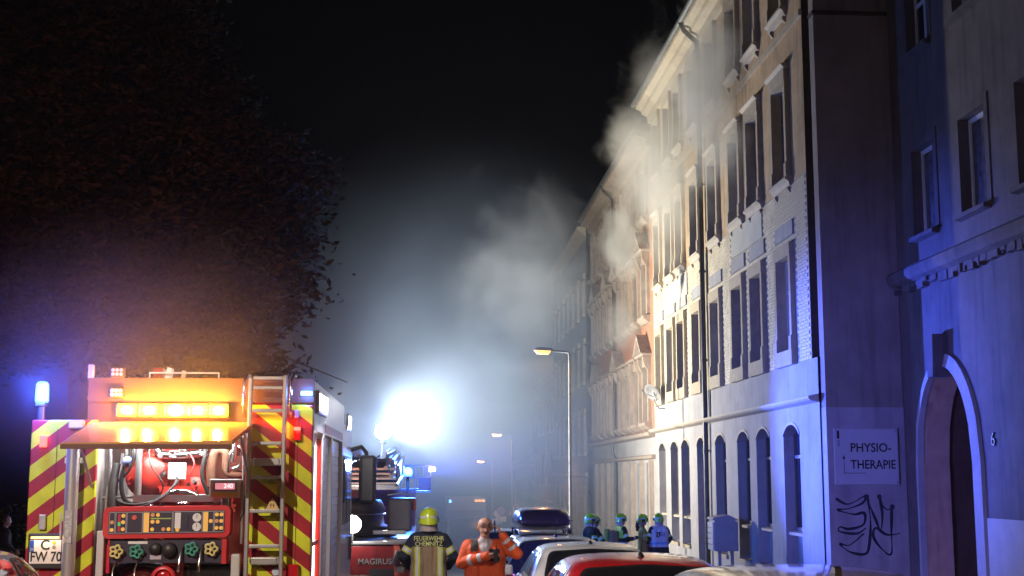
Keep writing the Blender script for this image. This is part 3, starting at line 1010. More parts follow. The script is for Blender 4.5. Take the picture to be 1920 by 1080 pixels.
MB().tube([(0, .03, 0), (0, .03, zz + .3)], .03, 8).build('post', POLE, t)
MB().prism(rpoly([(-.48, zz - .36), (.48, zz - .36), (0, zz + .47)], .06), 'y', -.012, 0).build('plate', ENA_R, t)
MB().prism(rpoly([(-.36, zz - .295), (.36, zz - .295), (0, zz + .33)], .04), 'y', -.017, -.012).build('face', ENA_W, t)
mb = MB().lathe([(0, -.02), (.045, -.02)], (.0, 0, zz + .12), 'y', 12)
for a, b, w in (((0, .07), (0, -.08), .04), ((0, -.08), (-.1, -.24), .028), ((0, -.08), (.09, -.24), .028), ((0, .05), (-.1, -.05), .02), ((0, .05), (.1, -.03), .02)):
    v = (Vector(b) - Vector(a)).normalized(); n = Vector((-v.y, v.x)) * w
    mb.add([(a[0] + n.x, -.02, zz + a[1] + n.y), (b[0] + n.x, -.02, zz + b[1] + n.y), (b[0] - n.x, -.02, zz + b[1] - n.y), (a[0] - n.x, -.02, zz + a[1] - n.y)], [(0, 1, 2, 3)])
mb.build('walking_figure', INK, t)

# ------------------------------------------------------------------ letterbox block on posts by the drainpipe
t = thing('letterbox_stand', 'grey letterbox cabinet on a post with stacked slots by the drainpipe', 'letterbox', (7.55, 33.4, gz(33.4) + .115))
LBX = M('letterbox_grey', (.34, .34, .36), .4, metal=.3, var=.1)
zb = .24 - t.location.z
MB().prism([(-.3, zb), (.3, zb), (.3, zb + .72), (.05, zb + .84), (-.3, zb + .78)], 'y', -.22, .42).build('cabinet', LBX, t)
for k in range(5):
    MB().box(-.345, -.302, -.2, .40, zb + .03 + k * .14, zb + .15 + k * .14).build('flap', M('letterbox_flap', (.62, .62, .62), .35, metal=.4), t)
MB().prism([(-.36, zb + .785), (.34, zb + .76), (.06, zb + .90), (-.32, zb + .84)], 'y', -.26, .46).build('hood', LBX, t)
for x in (-.12, .2):
    MB().box(x - .04, x + .04, .05, .13, 0, zb + .0).build('post', LBX, t)

# ------------------------------------------------------------------ trees beyond the engine
LEAF = M('leaves', (.046, .035, .021), .9, var=.5, vscale=.9, spec=.12)
BARK = M('bark', (.07, .055, .04), .9, var=.3, vscale=8, bump=.6)
def tree(label, X, d, h, crown, seed, nleaf, lean=(0, 0)):
    """crown: list of (dx, dy, z, rx, ry, rz) lobes"""
    rs = np.random.RandomState(seed)
    t = thing('leafy_tree', label, 'tree', (X, d, gz(d)), 0, 'trees along the left kerb')
    mb = MB()
    top = Vector((lean[0], lean[1], h * .62))
    pts = [Vector((0, 0, -.1)), Vector((.05, 0, h * .15)), Vector((lean[0] * .3, lean[1] * .3, h * .33)), top]
    mb.tube(pts, [.38, .30, .24, .10], 10)
    for (dx, dy, z, rx, ry, rz) in crown:
        s = pts[2] + (top - pts[2]) * rs.rand() * .8
        e = Vector((dx, dy, z))
        mid = (s + e) / 2 + Vector((rs.randn() * .3, rs.randn() * .3, .2))
        mb.tube([s, mid, e], [.11, .07, .025], 7)
        for k in range(4):
            q = e + Vector((rs.randn() * rx * .6, rs.randn() * ry * .6, rs.randn() * rz * .6))
            mb.tube([mid, (mid + q) / 2 + Vector((0, 0, .15)), q], [.05, .03, .01], 5)
    mb.build('trunk', BARK, t)
    vol = np.array([c[3] * c[4] * c[5] for c in crown]); cnt = (nleaf * vol / vol.sum()).astype(int)
    P = []
    for (dx, dy, z, rx, ry, rz), n in zip(crown, cnt):
        # twigs: clusters of leaves biased to the shell, with gaps between
        nt_ = max(8, n // 26)
        u = rs.randn(nt_, 3); u /= np.linalg.norm(u, axis=1)[:, None]
        rad = rs.rand(nt_) ** .45 * (1 + .07 * rs.randn(nt_))
        c = u * rad[:, None] * np.array([rx, ry, rz]) + np.array([dx, dy, z])
        k = np.repeat(np.arange(nt_), 26)
        off = rs.randn(len(k), 3) * np.array([.27, .27, .17])
        P.append(c[k] + off)
    P = np.concatenate(P)
    n = len(P)
    a = rs.randn(n, 3); a[:, 2] *= .5; a /= np.linalg.norm(a, axis=1)[:, None]
    b = np.cross(a, rs.randn(n, 3)); b /= np.linalg.norm(b, axis=1)[:, None]
    L = (.065 + .06 * rs.rand(n))[:, None]; W = L * .40
    V = np.stack([P - a * L, P + b * W - a * L * .1, P + a * L, P - b * W - a * L * .1], 1).reshape(-1, 3)
    me = bpy.data.meshes.new('crown')
    me.vertices.add(4 * n); me.vertices.foreach_set('co', V.ravel().astype(np.float32))
    me.loops.add(4 * n); me.loops.foreach_set('vertex_index', np.arange(4 * n, dtype=np.int32))
    me.polygons.add(n); me.polygons.foreach_set('loop_start', np.arange(0, 4 * n, 4, dtype=np.int32)); me.polygons.foreach_set('loop_total', np.full(n, 4, dtype=np.int32))
    me.update(calc_edges=True)
    link('crown', me, LEAF, t)
    return t
tree('broad leafy tree rising behind the fire engine with its pale edge against the smoke', -7.0, 27, 13,
     [(0, 0, 8.5, 3.6, 3.2, 3.0), (2.2, -1, 6.6, 2.6, 2.4, 1.7), (3.3, 0, 8.4, 1.5, 2.0, 1.3), (-.3, 0, 11.5, 2.6, 2.6, 2.4), (1.5, .5, 10.2, 1.7, 1.8, 1.4), (-1.6, 0, 6.6, 2.6, 2.4, 1.8), (2.4, -.5, 4.7, 1.9, 1.7, .85), (3.4, -.3, 3.9, 1.5, 1.2, .5), (-2.5, 0, 10, 2.6, 2.4, 2.4)], 11, 210000)
tree('dark leafy tree at the far left edge behind the blue beacon', -12.6, 25, 12,
     [(0, 0, 8.0, 3.2, 3, 2.8), (1.8, -.5, 6.0, 2.2, 2, 1.6), (-.8, -.5, 5.2, 2.6, 2.2, 1.6), (1.2, 0, 10.6, 2.6, 2.4, 2.2), (2.0, -1, 3.6, 1.5, 1.3, 1.0)], 12, 110000)
t = thing('hedge', 'dark clipped hedge along the left pavement behind the bystanders', 'hedge', (-11.5, 34, gz(34)))
rs = np.random.RandomState(5)
mb = MB()
for k in range(9000):
    p = Vector((rs.uniform(-6, 6.3), rs.uniform(-.5, .5), rs.uniform(.05, 2.0) + .12 * rs.randn()))
    a = Vector(rs.randn(3)).normalized() * .07; b = Vector(rs.randn(3)).normalized() * .04
    mb.add([p - a, p + b, p + a, p - b], [(0, 1, 2, 3)])
mb.build('foliage', LEAF, t)
mb = MB()
for k in range(13):
    mb.tube([(-6 + k, 0, 0), (-6 + k, .05, .8), (-5.9 + k, 0, 1.6)], [.03, .02, .01], 5)
mb.build('stems', BARK, t)

# ================================================================== FIRE ENGINE (seen from behind, pump bay open)
RED = M('engine_red', (.42, .012, .018), .28, coat=.6, var=.14, vscale=3, dirt=.3)
REDIN = M('bay_red', (.50, .03, .02), .4, var=.12, vscale=6, bump=.1)
WHT = M('engine_white', (.55, .55, .56), .32, coat=.4, var=.10, vscale=2, dirt=.2)
ALU = M('aluminium', (.62, .63, .65), .32, metal=.9, var=.12, vscale=8)
CHR = M('chrome_pipe', (.70, .70, .70), .18, metal=1.0, var=.1, vscale=8)
RUB = M('black_rubber', (.015, .015, .016), .6, var=.2, vscale=8)
BLK = M('black_plastic', (.02, .02, .022), .45)
PANEL = M('control_panel_dark', (.03, .025, .05), .4)
YEL = (.62, .68, .03)
REDC = (.34, .012, .03)
CHL = chevron('chevron_up', 1, .12, YEL, REDC)
CHR2 = chevron('chevron_down', -1, .35, YEL, REDC)
LEDW = M('white_led', (.9, .9, .9), .3, emit=(1, .97, .95), estr=9)
LEDA = M('amber_led', (.9, .6, .1), .3, emit=(1, .66, .16), estr=5)
LEDA2 = M('amber_reflector', (.8, .4, .05), .3, emit=(1, .48, .03), estr=1.1)  # emission on the lamp rims stands in for the yellow halo round each lens
LEDB = M('blue_beacon_lens', (.1, .2, .9), .2, emit=(.06, .22, 1.0), estr=4)
LEDB2 = M('blue_led', (.1, .3, .9), .2, emit=(.15, .5, 1.0), estr=6)
LEDR = M('red_led', (.8, .05, .05), .2, emit=(1, .08, .05), estr=5)
TAILR = M('tail_lamp_red', (.45, .01, .015), .15, coat=.5)
HOSEB = M('brown_hose', (.16, .08, .05), .45, var=.25, vscale=10)
BAYW = M('bay_wall_grey', (.38, .36, .34), .5, metal=.3, var=.2, vscale=6)

def wheel(parent, x, y, z, r, w, side):
    o = MB().lathe([(r * .58, -w / 2), (r * .93, -w / 2), (r, -w * .36), (r, w * .36), (r * .93, w / 2), (r * .58, w / 2)], (x, y, z), 'x', 28).build('tyre', RUB, parent)
    MB().lathe([(0, w * .30 * side), (r * .2, w * .34 * side), (r * .5, w * .2 * side), (r * .6, w * .42 * side), (r * .6, -w * .4 * side), (0, -w * .4 * side)], (x, y, z), 'x', 20).build('rim', ALU, o)
    return o

TX, TY = -2.235, 11.8
eng = thing('fire_engine', 'red fire engine with striped rear, open pump bay and glowing amber warning bar', 'fire engine', (TX, TY, gz(12.5)))
TZ = -gz(12.5)   # local z = world z + TZ
HWd = 1.225
def Z(z): return z + TZ
# body shell ---------------------------------------------------------
BL = 6.4
mb = MB()
mb.box(-HWd + .002, -.74, .06, 4.3, Z(.55), Z(2.57))
mb.box(-.74, -.66, .06, 4.3, Z(.55), Z(2.94))         # left rear cabinet block
mb.box(.66, HWd - .17, .06, 4.3, Z(.55), Z(2.94))
mb.box(-.66, .66, .95, 4.3, Z(.55), Z(2.94))                 # in front of the pump bay
mb.box(-.66, .66, .06, .95, Z(2.47), Z(2.94))                # head over the bay
mb.box(-.66, .66, .06, .95, Z(.55), Z(.80))
body = mb.build('body', RED, eng)
# right flank with cabinet opening: frames, shutters, panels
mb = MB()
mb.box(HWd - .17, HWd, .06, .12, Z(.55), Z(2.60))
mb.box(HWd - .17, HWd, .06, 4.3, Z(2.5), Z(2.935))
mb.box(HWd - .17, HWd, 1.15, 1.35, Z(.55), Z(2.5))
mb.box(HWd - .17, HWd, 2.35, 2.5, Z(.55), Z(2.5))
mb.box(HWd - .17, HWd, 4.1, 4.3, Z(.55), Z(2.5))
mb.box(HWd - .17, HWd, .06, 4.3, Z(.45), Z(.60))
mb.build('flank_frame', WHT, eng)
MB().box(HWd - .16, HWd - .14, .12, 1.15, Z(.6), Z(2.5)).build('cabinet_back', REDIN, eng)
MB().box(HWd - .14, HWd - .03, .5, .56, Z(.6), Z(2.45)).box(HWd - .14, HWd - .03, .12, 1.15, Z(1.45), Z(1.49)).build('cabinet_shelf', REDIN, eng)
mb = MB()
for k in range(7):
    mb.cyl((HWd - .12, .2, Z(2.42 - .03 * k)), (HWd - .12, 1.1, Z(2.42 - .03 * k)), .02, n=8)
mb.build('rolled_shutter', ALU, eng)
for y0, y1 in ((1.35, 2.35), (2.5, 4.1)):
    k = 0
    zz = .6
    while zz < 2.46:
        MB().box(HWd - .06, HWd - .04 + .004 * (k % 2), y0, y1, Z(zz), Z(zz + .085)).build('slat', ALU, eng)
        zz += .09; k += 1
MB().box(HWd - .105, HWd - .06, 1.10, 1.148, Z(.75), Z(2.38)).build('led_strip', LEDW, eng)
MB().box(HWd - .06, HWd - .012, 1.12, 1.149, Z(.62), Z(2.45)).build('cabinet_jamb', REDIN, eng)
lamp('cabinet_light', 'AREA', eng, (HWd - .01, .3, Z(1.6)), 14, (1, .97, .95), .1, (1, -.2, 0), size_y=1.4)
# scene lights on the flank
for y0, y1 in ((.25, 1.25), (4.75, 5.35)):
    o = MB().cbox(HWd, HWd + .03, y0, y1, Z(2.66), Z(2.87), .01).build('scene_light', WHT, eng)
    MB().box(HWd + .03, HWd + .034, y0 + .05, y1 - .05, Z(2.69), Z(2.84)).build('lens', LEDW, o)
    lamp('scene_lamp', 'AREA', o, (HWd + .05, (y0 + y1) / 2, Z(2.76)), 120 if y0 < 1 else 90, (1, .93, .98), .7, (1, 0, -.42), size_y=.14)
MB().box(HWd + .0, HWd + .004, 1.4, 4.2, Z(2.52), Z(2.60)).build('flank_stripe', M('flank_red', (.45, .015, .02), .35), eng)
# rear corner panels with warning stripes
MB().cbox(-HWd, -.655, .0, .06, Z(.55), Z(2.58), .012).build('striped_panel', CHL, eng)
MB().cbox(.655, HWd, .0, .06, Z(.55), Z(2.72), .012).build('striped_panel', CHR2, eng)
MB().box(-1.0, -.996, -.004, .0, Z(.6), Z(2.5)).build('panel_seam', BLK, eng)
MB().box(1.09, 1.094, -.004, .0, Z(.6), Z(2.6)).build('panel_seam', BLK, eng)
MB().box(-.75, HWd, .0, .058, Z(2.74), Z(2.95)).box(-.75, .655, .02, .058, Z(2.47), Z(2.74)).build('rear_head_panel', M('rear_dark_red', (.055, .022, .014), .55, var=.25, vscale=5), eng)
# tall bright post tube on the left panel
o = MB().cyl((-.83, -.09, Z(.6)), (-.83, -.09, Z(2.38)), .057, n=20).build('mast_tube', M('mast_tube_silver', (.72, .72, .74), .3, metal=.75, var=.08, vscale=6), eng)
MB().cyl((-.83, -.09, Z(2.381)), (-.83, -.09, Z(2.42)), .062, n=20).build('cap', ENA_B, o)
MB().box(-.90, -.885, -.155, -.15, Z(1.55), Z(1.78)).box(-.86, -.80, -.152, -.149, Z(1.52), Z(1.80)).build('instruction_label', M('label_grey', (.42, .42, .44), .5, var=.5, vscale=40), o)
mb = MB()
for zz in (.9, 2.2):
    mb.box(-.9, -.76, -.1, 0, Z(zz), Z(zz + .05))
mb.build('clamp', ALU, o)
# left tail lamp, little white latch
MB().cbox(-1.14, -1.08, -.04, 0, Z(2.34), Z(2.44), .008).build('tail_lamp', LEDR, eng)
MB().cbox(-1.115, -1.055, -.03, 0, Z(1.63), Z(1.76), .006).build('latch', ALU, eng)
# number plate
pl = MB().cbox(-1.19, -.70 - .18, -.05, -.002, Z(1.30), Z(1.60), .01).build('plate_holder', BLK, eng)
MB().box(-1.17, -.905, -.058, -.051, Z(1.345), Z(1.545)).build('plate', M('plate_white', (.75, .73, .72), .4), pl)
MB().box(-1.169, -1.135, -.0595, -.057, Z(1.445), Z(1.543)).build('country_band', ENA_B, pl)
text('country_letter', 'D', .03, ENA_W, pl, (-1.152, -.0615, Z(1.465)), RX, ext=.0006)
text('plate_text', 'C', .118, INK, pl, (-1.04, -.0605, Z(1.500)), RX, ext=.0006, bold=.002)
text('plate_text', 'FW 70', .118, INK, pl, (-1.03, -.0605, Z(1.400)), RX, ext=.0006, bold=.002, sx=.82)
MB().lathe([(0, -.0615), (.016, -.0615)], (-.965, 0, Z(1.523)), 'y', 14).build('seal', M('seal_yellow', (.6, .4, .05), .5), pl)
MB().lathe([(0, -.0615), (.016, -.0615)], (-.965, 0, Z(1.485)), 'y', 14).build('seal', M('seal_grey', (.3, .25, .2), .5), pl)
MB().box(-1.16, -.92, -.075, -.05, Z(1.556), Z(1.575)).build('plate_light', M('plate_light', (.8, .6, .2), .3, emit=(1, .5, .1), estr=1.6), pl)
lamp('plate_lamp', 'AREA', pl, (-1.04, -.1, Z(1.57)), .35, (1, .75, .5), .25, (0, .35, -1), size_y=.02)
# ---- pump bay ---------------------------------------------------------
MB().quad((-.66, .06, Z(.8)), (-.66, .95, Z(.8)), (-.66, .95, Z(2.47)), (-.66, .06, Z(2.47))).build('bay_side', BAYW, eng).location = (.003, 0, 0)
MB().quad((.66, .06, Z(.8)), (.66, .95, Z(.8)), (.66, .95, Z(2.47)), (.66, .06, Z(2.47))).build('bay_side', REDIN, eng).location = (-.003, 0, 0)
MB().quad((-.66, .94, Z(.8)), (.66, .94, Z(.8)), (.66, .94, Z(2.47)), (-.66, .94, Z(2.47))).build('bay_back', M('bay_back', (.45, .12, .07), .5, var=.3, vscale=5), eng)
MB().quad((-.66, .06, Z(2.466)), (.66, .06, Z(2.466)), (.66, .95, Z(2.466)), (-.66, .95, Z(2.466))).build('bay_ceiling', WHT, eng)
lamp('bay_light', 'AREA', eng, (0, .10, Z(2.44)), 30, (1, .96, .92), 1.1, (0, .35, -1), size_y=.05)
MB().box(-.6, .6, .07, .11, Z(2.445), Z(2.464)).build('bay_led', LEDW, eng)
# pump block
mb = MB()
mb.cbox(-.30, .22, .38, .8, Z(1.82), Z(2.34), .05)
mb.lathe([(.0, -.03), (.15, -.03), (.17, 0), (.21, .02), (.21, .1), (.0, .1)], (-.27, .33, Z(2.1)), 'y', 24)
mb.lathe([(.0, -.0), (.13, .0), (.15, .03), (.0, .03)], (.13, .36, Z(1.95)), 'y', 20)
for k in range(14):
    t_ = 2 * math.pi * k / 14
    mb.cyl((-.27 + .185 * math.cos(t_), .315, Z(2.1 + .185 * math.sin(t_))), (-.27 + .185 * math.cos(t_), .335, Z(2.1 + .185 * math.sin(t_))), .014, n=6)
mb.prism([(-.12, Z(1.88)), (.12, Z(1.88)), (.17, Z(2.0)), (-.17, Z(2.0))], 'y', .28, .4)
pump = mb.build('pump', REDIN, eng)
MB().cbox(-.085, .075, .27, .30, Z(2.06), Z(2.21), .006).build('data_plate', M('data_plate', (.42, .42, .44), .5), pump)
def bayz(p): return [(x, y, Z(z)) for x, y, z in p]
# pipework: elbows and flanges
for nm, pts, r, m in (
    ('pipe', [(-.20, .35, 2.42), (-.19, .33, 2.32), (-.14, .32, 2.28), (.04, .32, 2.28), (.22, .32, 2.30)], .038, CHR),
    ('pipe', [(.03, .34, 2.44), (.03, .33, 2.30)], .05, CHR),
    ('pipe', [(.30, .33, 2.0), (.29, .32, 2.15), (.31, .31, 2.28), (.36, .30, 2.33), (.42, .31, 2.29), (.43, .33, 2.16), (.47, .33, 2.11), (.56, .35, 2.10), (.63, .4, 2.06), (.64, .45, 1.7)], .042, HOSEB),
    ('pipe', [(.45, .3, 2.13), (.46, .3, 2.27), (.52, .3, 2.36), (.58, .3, 2.28), (.55, .3, 2.18), (.46, .32, 2.15)], .022, CHR),
    ('pipe', [(-.34, .25, 2.44), (-.335, .24, 1.86)], .030, ALU),
    ('pipe', [(-.62, .3, 2.44), (-.60, .3, 2.2), (-.60, .3, 1.6)], .018, ALU),
    ('pipe', [(-.66, .14, 1.60), (-.60, .14, 1.62), (-.58, .14, 2.0)], .010, ALU),
    ('pipe', [(-.60, .4, 1.20), (-.45, .22, 1.26), (-.3, .2, 1.32), (-.1, .24, 1.28)], .06, M('dark_steel', (.08, .08, .085), .25, metal=.9)),
    ('pipe', [(.60, .4, 1.22), (.45, .22, 1.27), (.3, .2, 1.32), (.12, .24, 1.28)], .06, M('dark_steel')),
    ('hose', [(-.52, .2, 2.2), (-.54, .14, 2.0), (-.53, .13, 1.75), (-.50, .16, 1.55), (-.47, .2, 1.45)], .034, RUB),
    ('hose', [(-.5, .2, 2.05), (-.40, .14, 2.14), (-.36, .14, 2.3), (-.40, .2, 2.42)], .012, RUB),
    ('cable', [(-.50, .18, 1.87), (-.35, .13, 1.84), (-.15, .13, 1.88), (-.02, .2, 2.0), (.0, .3, 2.1)], .012, RUB),
    ('cable', [(-.50, .18, 1.83), (-.30, .12, 1.82), (-.10, .12, 1.90), (.02, .22, 2.05)], .010, RUB),
    ('cable', [(.62, .1, 2.3), (.655, .03, 2.05), (.64, .02, 1.82), (.60, .05, 1.70)], .007, BLK),
    ('hose', [(-.46, .25, 2.40), (-.44, .2, 2.25), (-.47, .17, 2.05), (-.45, .2, 1.9), (-.40, .26, 1.84)], .02, RUB),
    ('hose', [(.20, .3, 2.42), (.24, .26, 2.3), (.22, .25, 2.1), (.27, .27, 1.95), (.30, .3, 1.86)], .018, RUB),
    ('pipe', [(-.12, .26, 1.80), (-.11, .25, 1.88), (-.03, .25, 1.95), (.10, .25, 1.95), (.2, .27, 1.90)], .022, CHR),
    ('pipe', [(.50, .26, 2.44), (.505, .25, 2.30), (.50, .25, 2.22)], .026, CHR),
    ('pipe', [(.36, .26, 2.44), (.365, .25, 2.36)], .03, CHR),
    ('pipe', [(-.45, .45, 2.44), (-.44, .45, 2.2), (-.36, .42, 2.12)], .03, CHR),
    ('cable', [(.10, .26, 2.30), (.16, .2, 2.2), (.12, .2, 2.05), (.18, .22, 1.95)], .007, M('wire_red', (.5, .03, .03), .4)),
    ('cable', [(-.25, .26, 2.42), (-.22, .16, 2.2), (-.10, .15, 2.02), (-.15, .2, 1.9)], .007, BLK),
    ('rail', [(-.66, .3, 1.90), (.66, .3, 1.93)], .012, ALU),
    ('rail', [(.42, .2, 2.45), (.60, .1, 2.44), (.61, .1, 1.5)], .016, ALU)):
    P_ = bayz(pts)
    # smooth the run
    sm = []
    for i in range(len(P_) - 1):
        p0 = Vector(P_[max(i - 1, 0)]); p1 = Vector(P_[i]); p2 = Vector(P_[i + 1]); p3 = Vector(P_[min(i + 2, len(P_) - 1)])
        for j in range(5):
            t_ = j / 5
            sm.append(.5 * ((2 * p1) + (-p0 + p2) * t_ + (2 * p0 - 5 * p1 + 4 * p2 - p3) * t_ * t_ + (-p0 + 3 * p1 - 3 * p2 + p3) * t_ ** 3))
    sm.append(Vector(P_[-1]))
    MB().tube(sm, r, 10).build(nm, m, eng)
for (x, z, r, y) in ((-.20, 2.41, .055, .35), (.03, 2.43, .065, .34), (.22, 2.30, .05, .32), (-.28, 1.80, .1, .3), (.06, 1.82, .075, .28), (.47, 1.80, .06, .28), (-.05, 2.28, .05, .32)):
    MB().lathe([(0, -.03), (r, -.03), (r, -.008), (r * .8, -.008), (r * .8, .02), (r, .02), (r, .04), (0, .04)], (x, y, Z(z)), 'z', 18).build('flange', CHR, eng)
for k in range(48):
    r3 = random.Random(k * 13 + 1)
    x = r3.uniform(-.5, .6); z = r3.uniform(1.82, 2.42); y = r3.uniform(.30, .6)
    MB().cyl((x, y, Z(z)), (x + r3.uniform(-.02, .02), y - .05, Z(z + r3.uniform(-.03, .03))), .012 + r3.random() * .016, n=8).build('fitting', r3.choice([CHR, CHR, ALU, REDIN, BLK]), eng)
MB().lathe([(0, -.02), (.045, -.02), (.05, 0), (0, 0)], (-.42, .16, Z(2.215)), 'y', 18).build('gauge', M('gauge_blue', (.18, .22, .55), .3), eng)
MB().prism([(-.60, Z(1.85)), (-.34, Z(1.85)), (-.30, Z(2.3)), (-.58, Z(2.3))], 'y', .6, .64).build('white_tank', WHT, eng)
bar = MB().box(-.36, .42, .14, .18, Z(1.865), Z(1.925)).build('crossbar', ALU, eng)
# digital readout
dg_ = MB().cbox(.33, .60, .02, .14, Z(1.90), Z(2.065), .008).build('readout_box', WHT, eng)
MB().box(.365, .565, .012, .022, Z(1.965), Z(2.04)).build('bezel', M('readout_bezel', (.2, .12, .16), .4), dg_)
MB().box(.38, .55, .008, .0125, Z(1.975), Z(2.03)).build('screen', M('readout_pink', (.6, .2, .25), .3, emit=(1, .35, .42), estr=.7), dg_)
text('digits', '240', .055, M('readout_digits', (.9, .8, .8), .4, emit=(1, .85, .85), estr=1.6), dg_, (.495, .0075, Z(2.003)), RX, ext=.0004)
MB().box(.35, .58, .014, .021, Z(1.91), Z(1.945)).build('strip', M('readout_strip', (.6, .5, .12), .4), dg_)
MB().cyl((.47, .1, Z(1.80)), (.47, .1, Z(1.9)), .055, n=18).build('readout_stem', CHR, eng)
# upper control panel, red rounded surround
def ell(cx, cz, hw, hh, r):
    return rpoly([(cx - hw, cz - hh), (cx + hw, cz - hh), (cx + hw, cz + hh), (cx - hw, cz + hh)], r, 5)
tilt = .012
up = MB().prism([(x, Z(z + x * tilt)) for x, z in ell(-.015, 1.695, .545, .135, .06)], 'y', -.06, .12).build('control_panel', M('panel_red', (.55, .03, .04), .35, coat=.3), eng)
MB().prism([(x, Z(z + x * tilt)) for x, z in ell(-.015, 1.695, .497, .097, .015)], 'y', -.066, -.058).build('panel_face', PANEL, up)
LIN = M('panel_line', (.42, .40, .48), .5)
mb = MB()
def pbox(x0, x1, z0, z1, y=-.0685):
    mb.box(x0, x1, y, -.0655, Z(z0 + (x0 + x1) / 2 * tilt), Z(z1 + (x0 + x1) / 2 * tilt))
def fr(x0, x1, z0, z1, w=.004):
    pbox(x0, x1, z0, z0 + w); pbox(x0, x1, z1 - w, z1); pbox(x0, x0 + w, z0 + w, z1 - w); pbox(x1 - w, x1, z0 + w, z1 - w)
for a, b in ((-.505, -.455), (-.45, -.36), (-.355, -.22), (-.215, .035), (.04, .29), (.295, .39), (.395, .475)):
    fr(a, b, 1.605, 1.785)
mb.build('panel_lines', LIN, up)
OR = M('panel_orange', (.75, .42, .08), .4, emit=(1, .6, .15), estr=.25); GR = M('panel_green', (.05, .5, .15), .4, emit=(.1, 1, .3), estr=.2)
PW = M('panel_white', (.72, .72, .74), .4); RDB = M('panel_red_bar', (.5, .02, .06), .4)
mb = MB(); pbox(-.43, -.41, 1.62, 1.77); mb.build('level_bar', RDB, up)
mb = MB(); pbox(-.432, -.408, 1.67, 1.70, -.0695); mb.build('level_mark', GR, up)
mb = MB(); pbox(-.21, -.165, 1.612, 1.778); mb.build('yellow_gauge', OR, up)
mb = MB(); pbox(.30, .34, 1.612, 1.778); mb.build('yellow_gauge', OR, up)
mb = MB(); pbox(-.15, .025, 1.722, 1.732); mb.build('green_line', M('line_green', (.35, .5, .1), .4), up)
mb = MB(); pbox(.055, .105, 1.64, 1.775); mb.build('white_gauge', PW, up)
btn = [(-.48, 1.70), (-.48, 1.635), (-.385, 1.755), (-.385, 1.70), (-.385, 1.64), (-.135, 1.758), (-.09, 1.758), (-.135, 1.70), (-.09, 1.70), (-.135, 1.635), (-.04, 1.635), (.005, 1.635),
       (.365, 1.70), (.415, 1.755), (.455, 1.755), (.415, 1.70), (.455, 1.70), (.415, 1.64), (.455, 1.64), (.08, 1.63)]
for k, (x, z) in enumerate(btn):
    MB().cyl((x, -.066, Z(z + x * tilt)), (x, -.075, Z(z + x * tilt)), .017, n=10).build('button', OR if k % 5 else M('button_amber', (.7, .35, .15), .4), up)
MB().cyl((-.29, -.066, Z(1.735)), (-.29, -.078, Z(1.735)), .02, n=12).build('stop_button', M('button_red', (.7, .1, .1), .4), up)
for z in (1.655, 1.735):
    g_ = MB().cyl((.245, -.066, Z(z)), (.245, -.076, Z(z)), .037, n=20).build('dial', PW, up)
    MB().box(.243, .247, -.0785, -.076, Z(z - .004), Z(z + .026)).build('needle', INK, g_)
for z in (1.66, 1.70, 1.745):
    MB().cyl((.155, -.066, Z(z)), (.155, -.073, Z(z)), .018, n=14).build('dial', PANEL, up)
# lower panel with hand wheels
lo = MB().box(-.50, .46, -.02, .1, Z(1.345), Z(1.54)).build('valve_panel', PANEL, eng)
MB().box(-.515, -.50, -.03, .1, Z(1.335), Z(1.55)).build('red_cheek', M('panel_red'), lo)
MB().box(.46, .50, -.03, .1, Z(1.335), Z(1.55)).build('red_cheek', M('panel_red'), lo)
def handwheel(x, z, m):
    mb = MB()
    n = 60
    ring = []
    for k in range(n):
        t_ = 2 * math.pi * k / n
        rr = .048 + .008 * math.cos(5 * t_)
        ring.append((x + rr * math.cos(t_), -.07, Z(z) + rr * math.sin(t_)))
    mb.tube(ring + [ring[0]], .010, 6)
    for k in range(5):
        t_ = 2 * math.pi * k / 5 + .6
        mb.tube([(x, -.07, Z(z)), (x + .04 * math.cos(t_), -.07, Z(z) + .04 * math.sin(t_))], .008, 6)
    mb.cyl((x, -.02, Z(z)), (x, -.085, Z(z)), .016)
    mb.build('hand_wheel', m, lo)
WY = M('wheel_yellow', (.65, .58, .22), .4); WG = M('wheel_green', (.05, .30, .22), .4)
handwheel(-.435, 1.445, WY); handwheel(-.265, 1.445, WG); handwheel(.205, 1.465, WG); handwheel(.375, 1.465, WY)
MB().box(-.345, -.18, -.026, -.018, Z(1.508), Z(1.53)).build('label_strip', PW, lo)
MB().lathe([(0, -.03), (.05, -.03), (.055, -.01), (0, -.01)], (-.11, -.02, Z(1.465)), 'y', 20).build('socket', BLK, lo)
MB().lathe([(0, -.05), (.06, -.05), (.068, -.01), (0, -.01)], (.01, -.02, Z(1.455)), 'y', 20).build('knob', BLK, lo)
MB().box(-.155, -.06, -.024, -.019, Z(1.375), Z(1.41)).build('switch_plate', LIN, lo)
for x in (.125, .295, -.44, -.255):
    up_ = x > 0
    MB().tube(bayz([(x, -.02, 1.50 if up_ else 1.36), (x - .012, -.07, 1.42 if up_ else 1.30), (x - .02, -.09, 1.30 if up_ else 1.18)]), .009, 6).cyl((x - .02, -.09, Z(1.33 if up_ else 1.2)), (x - .022, -.092, Z(1.27 if up_ else 1.14)), .014).build('lever', CHR, lo)
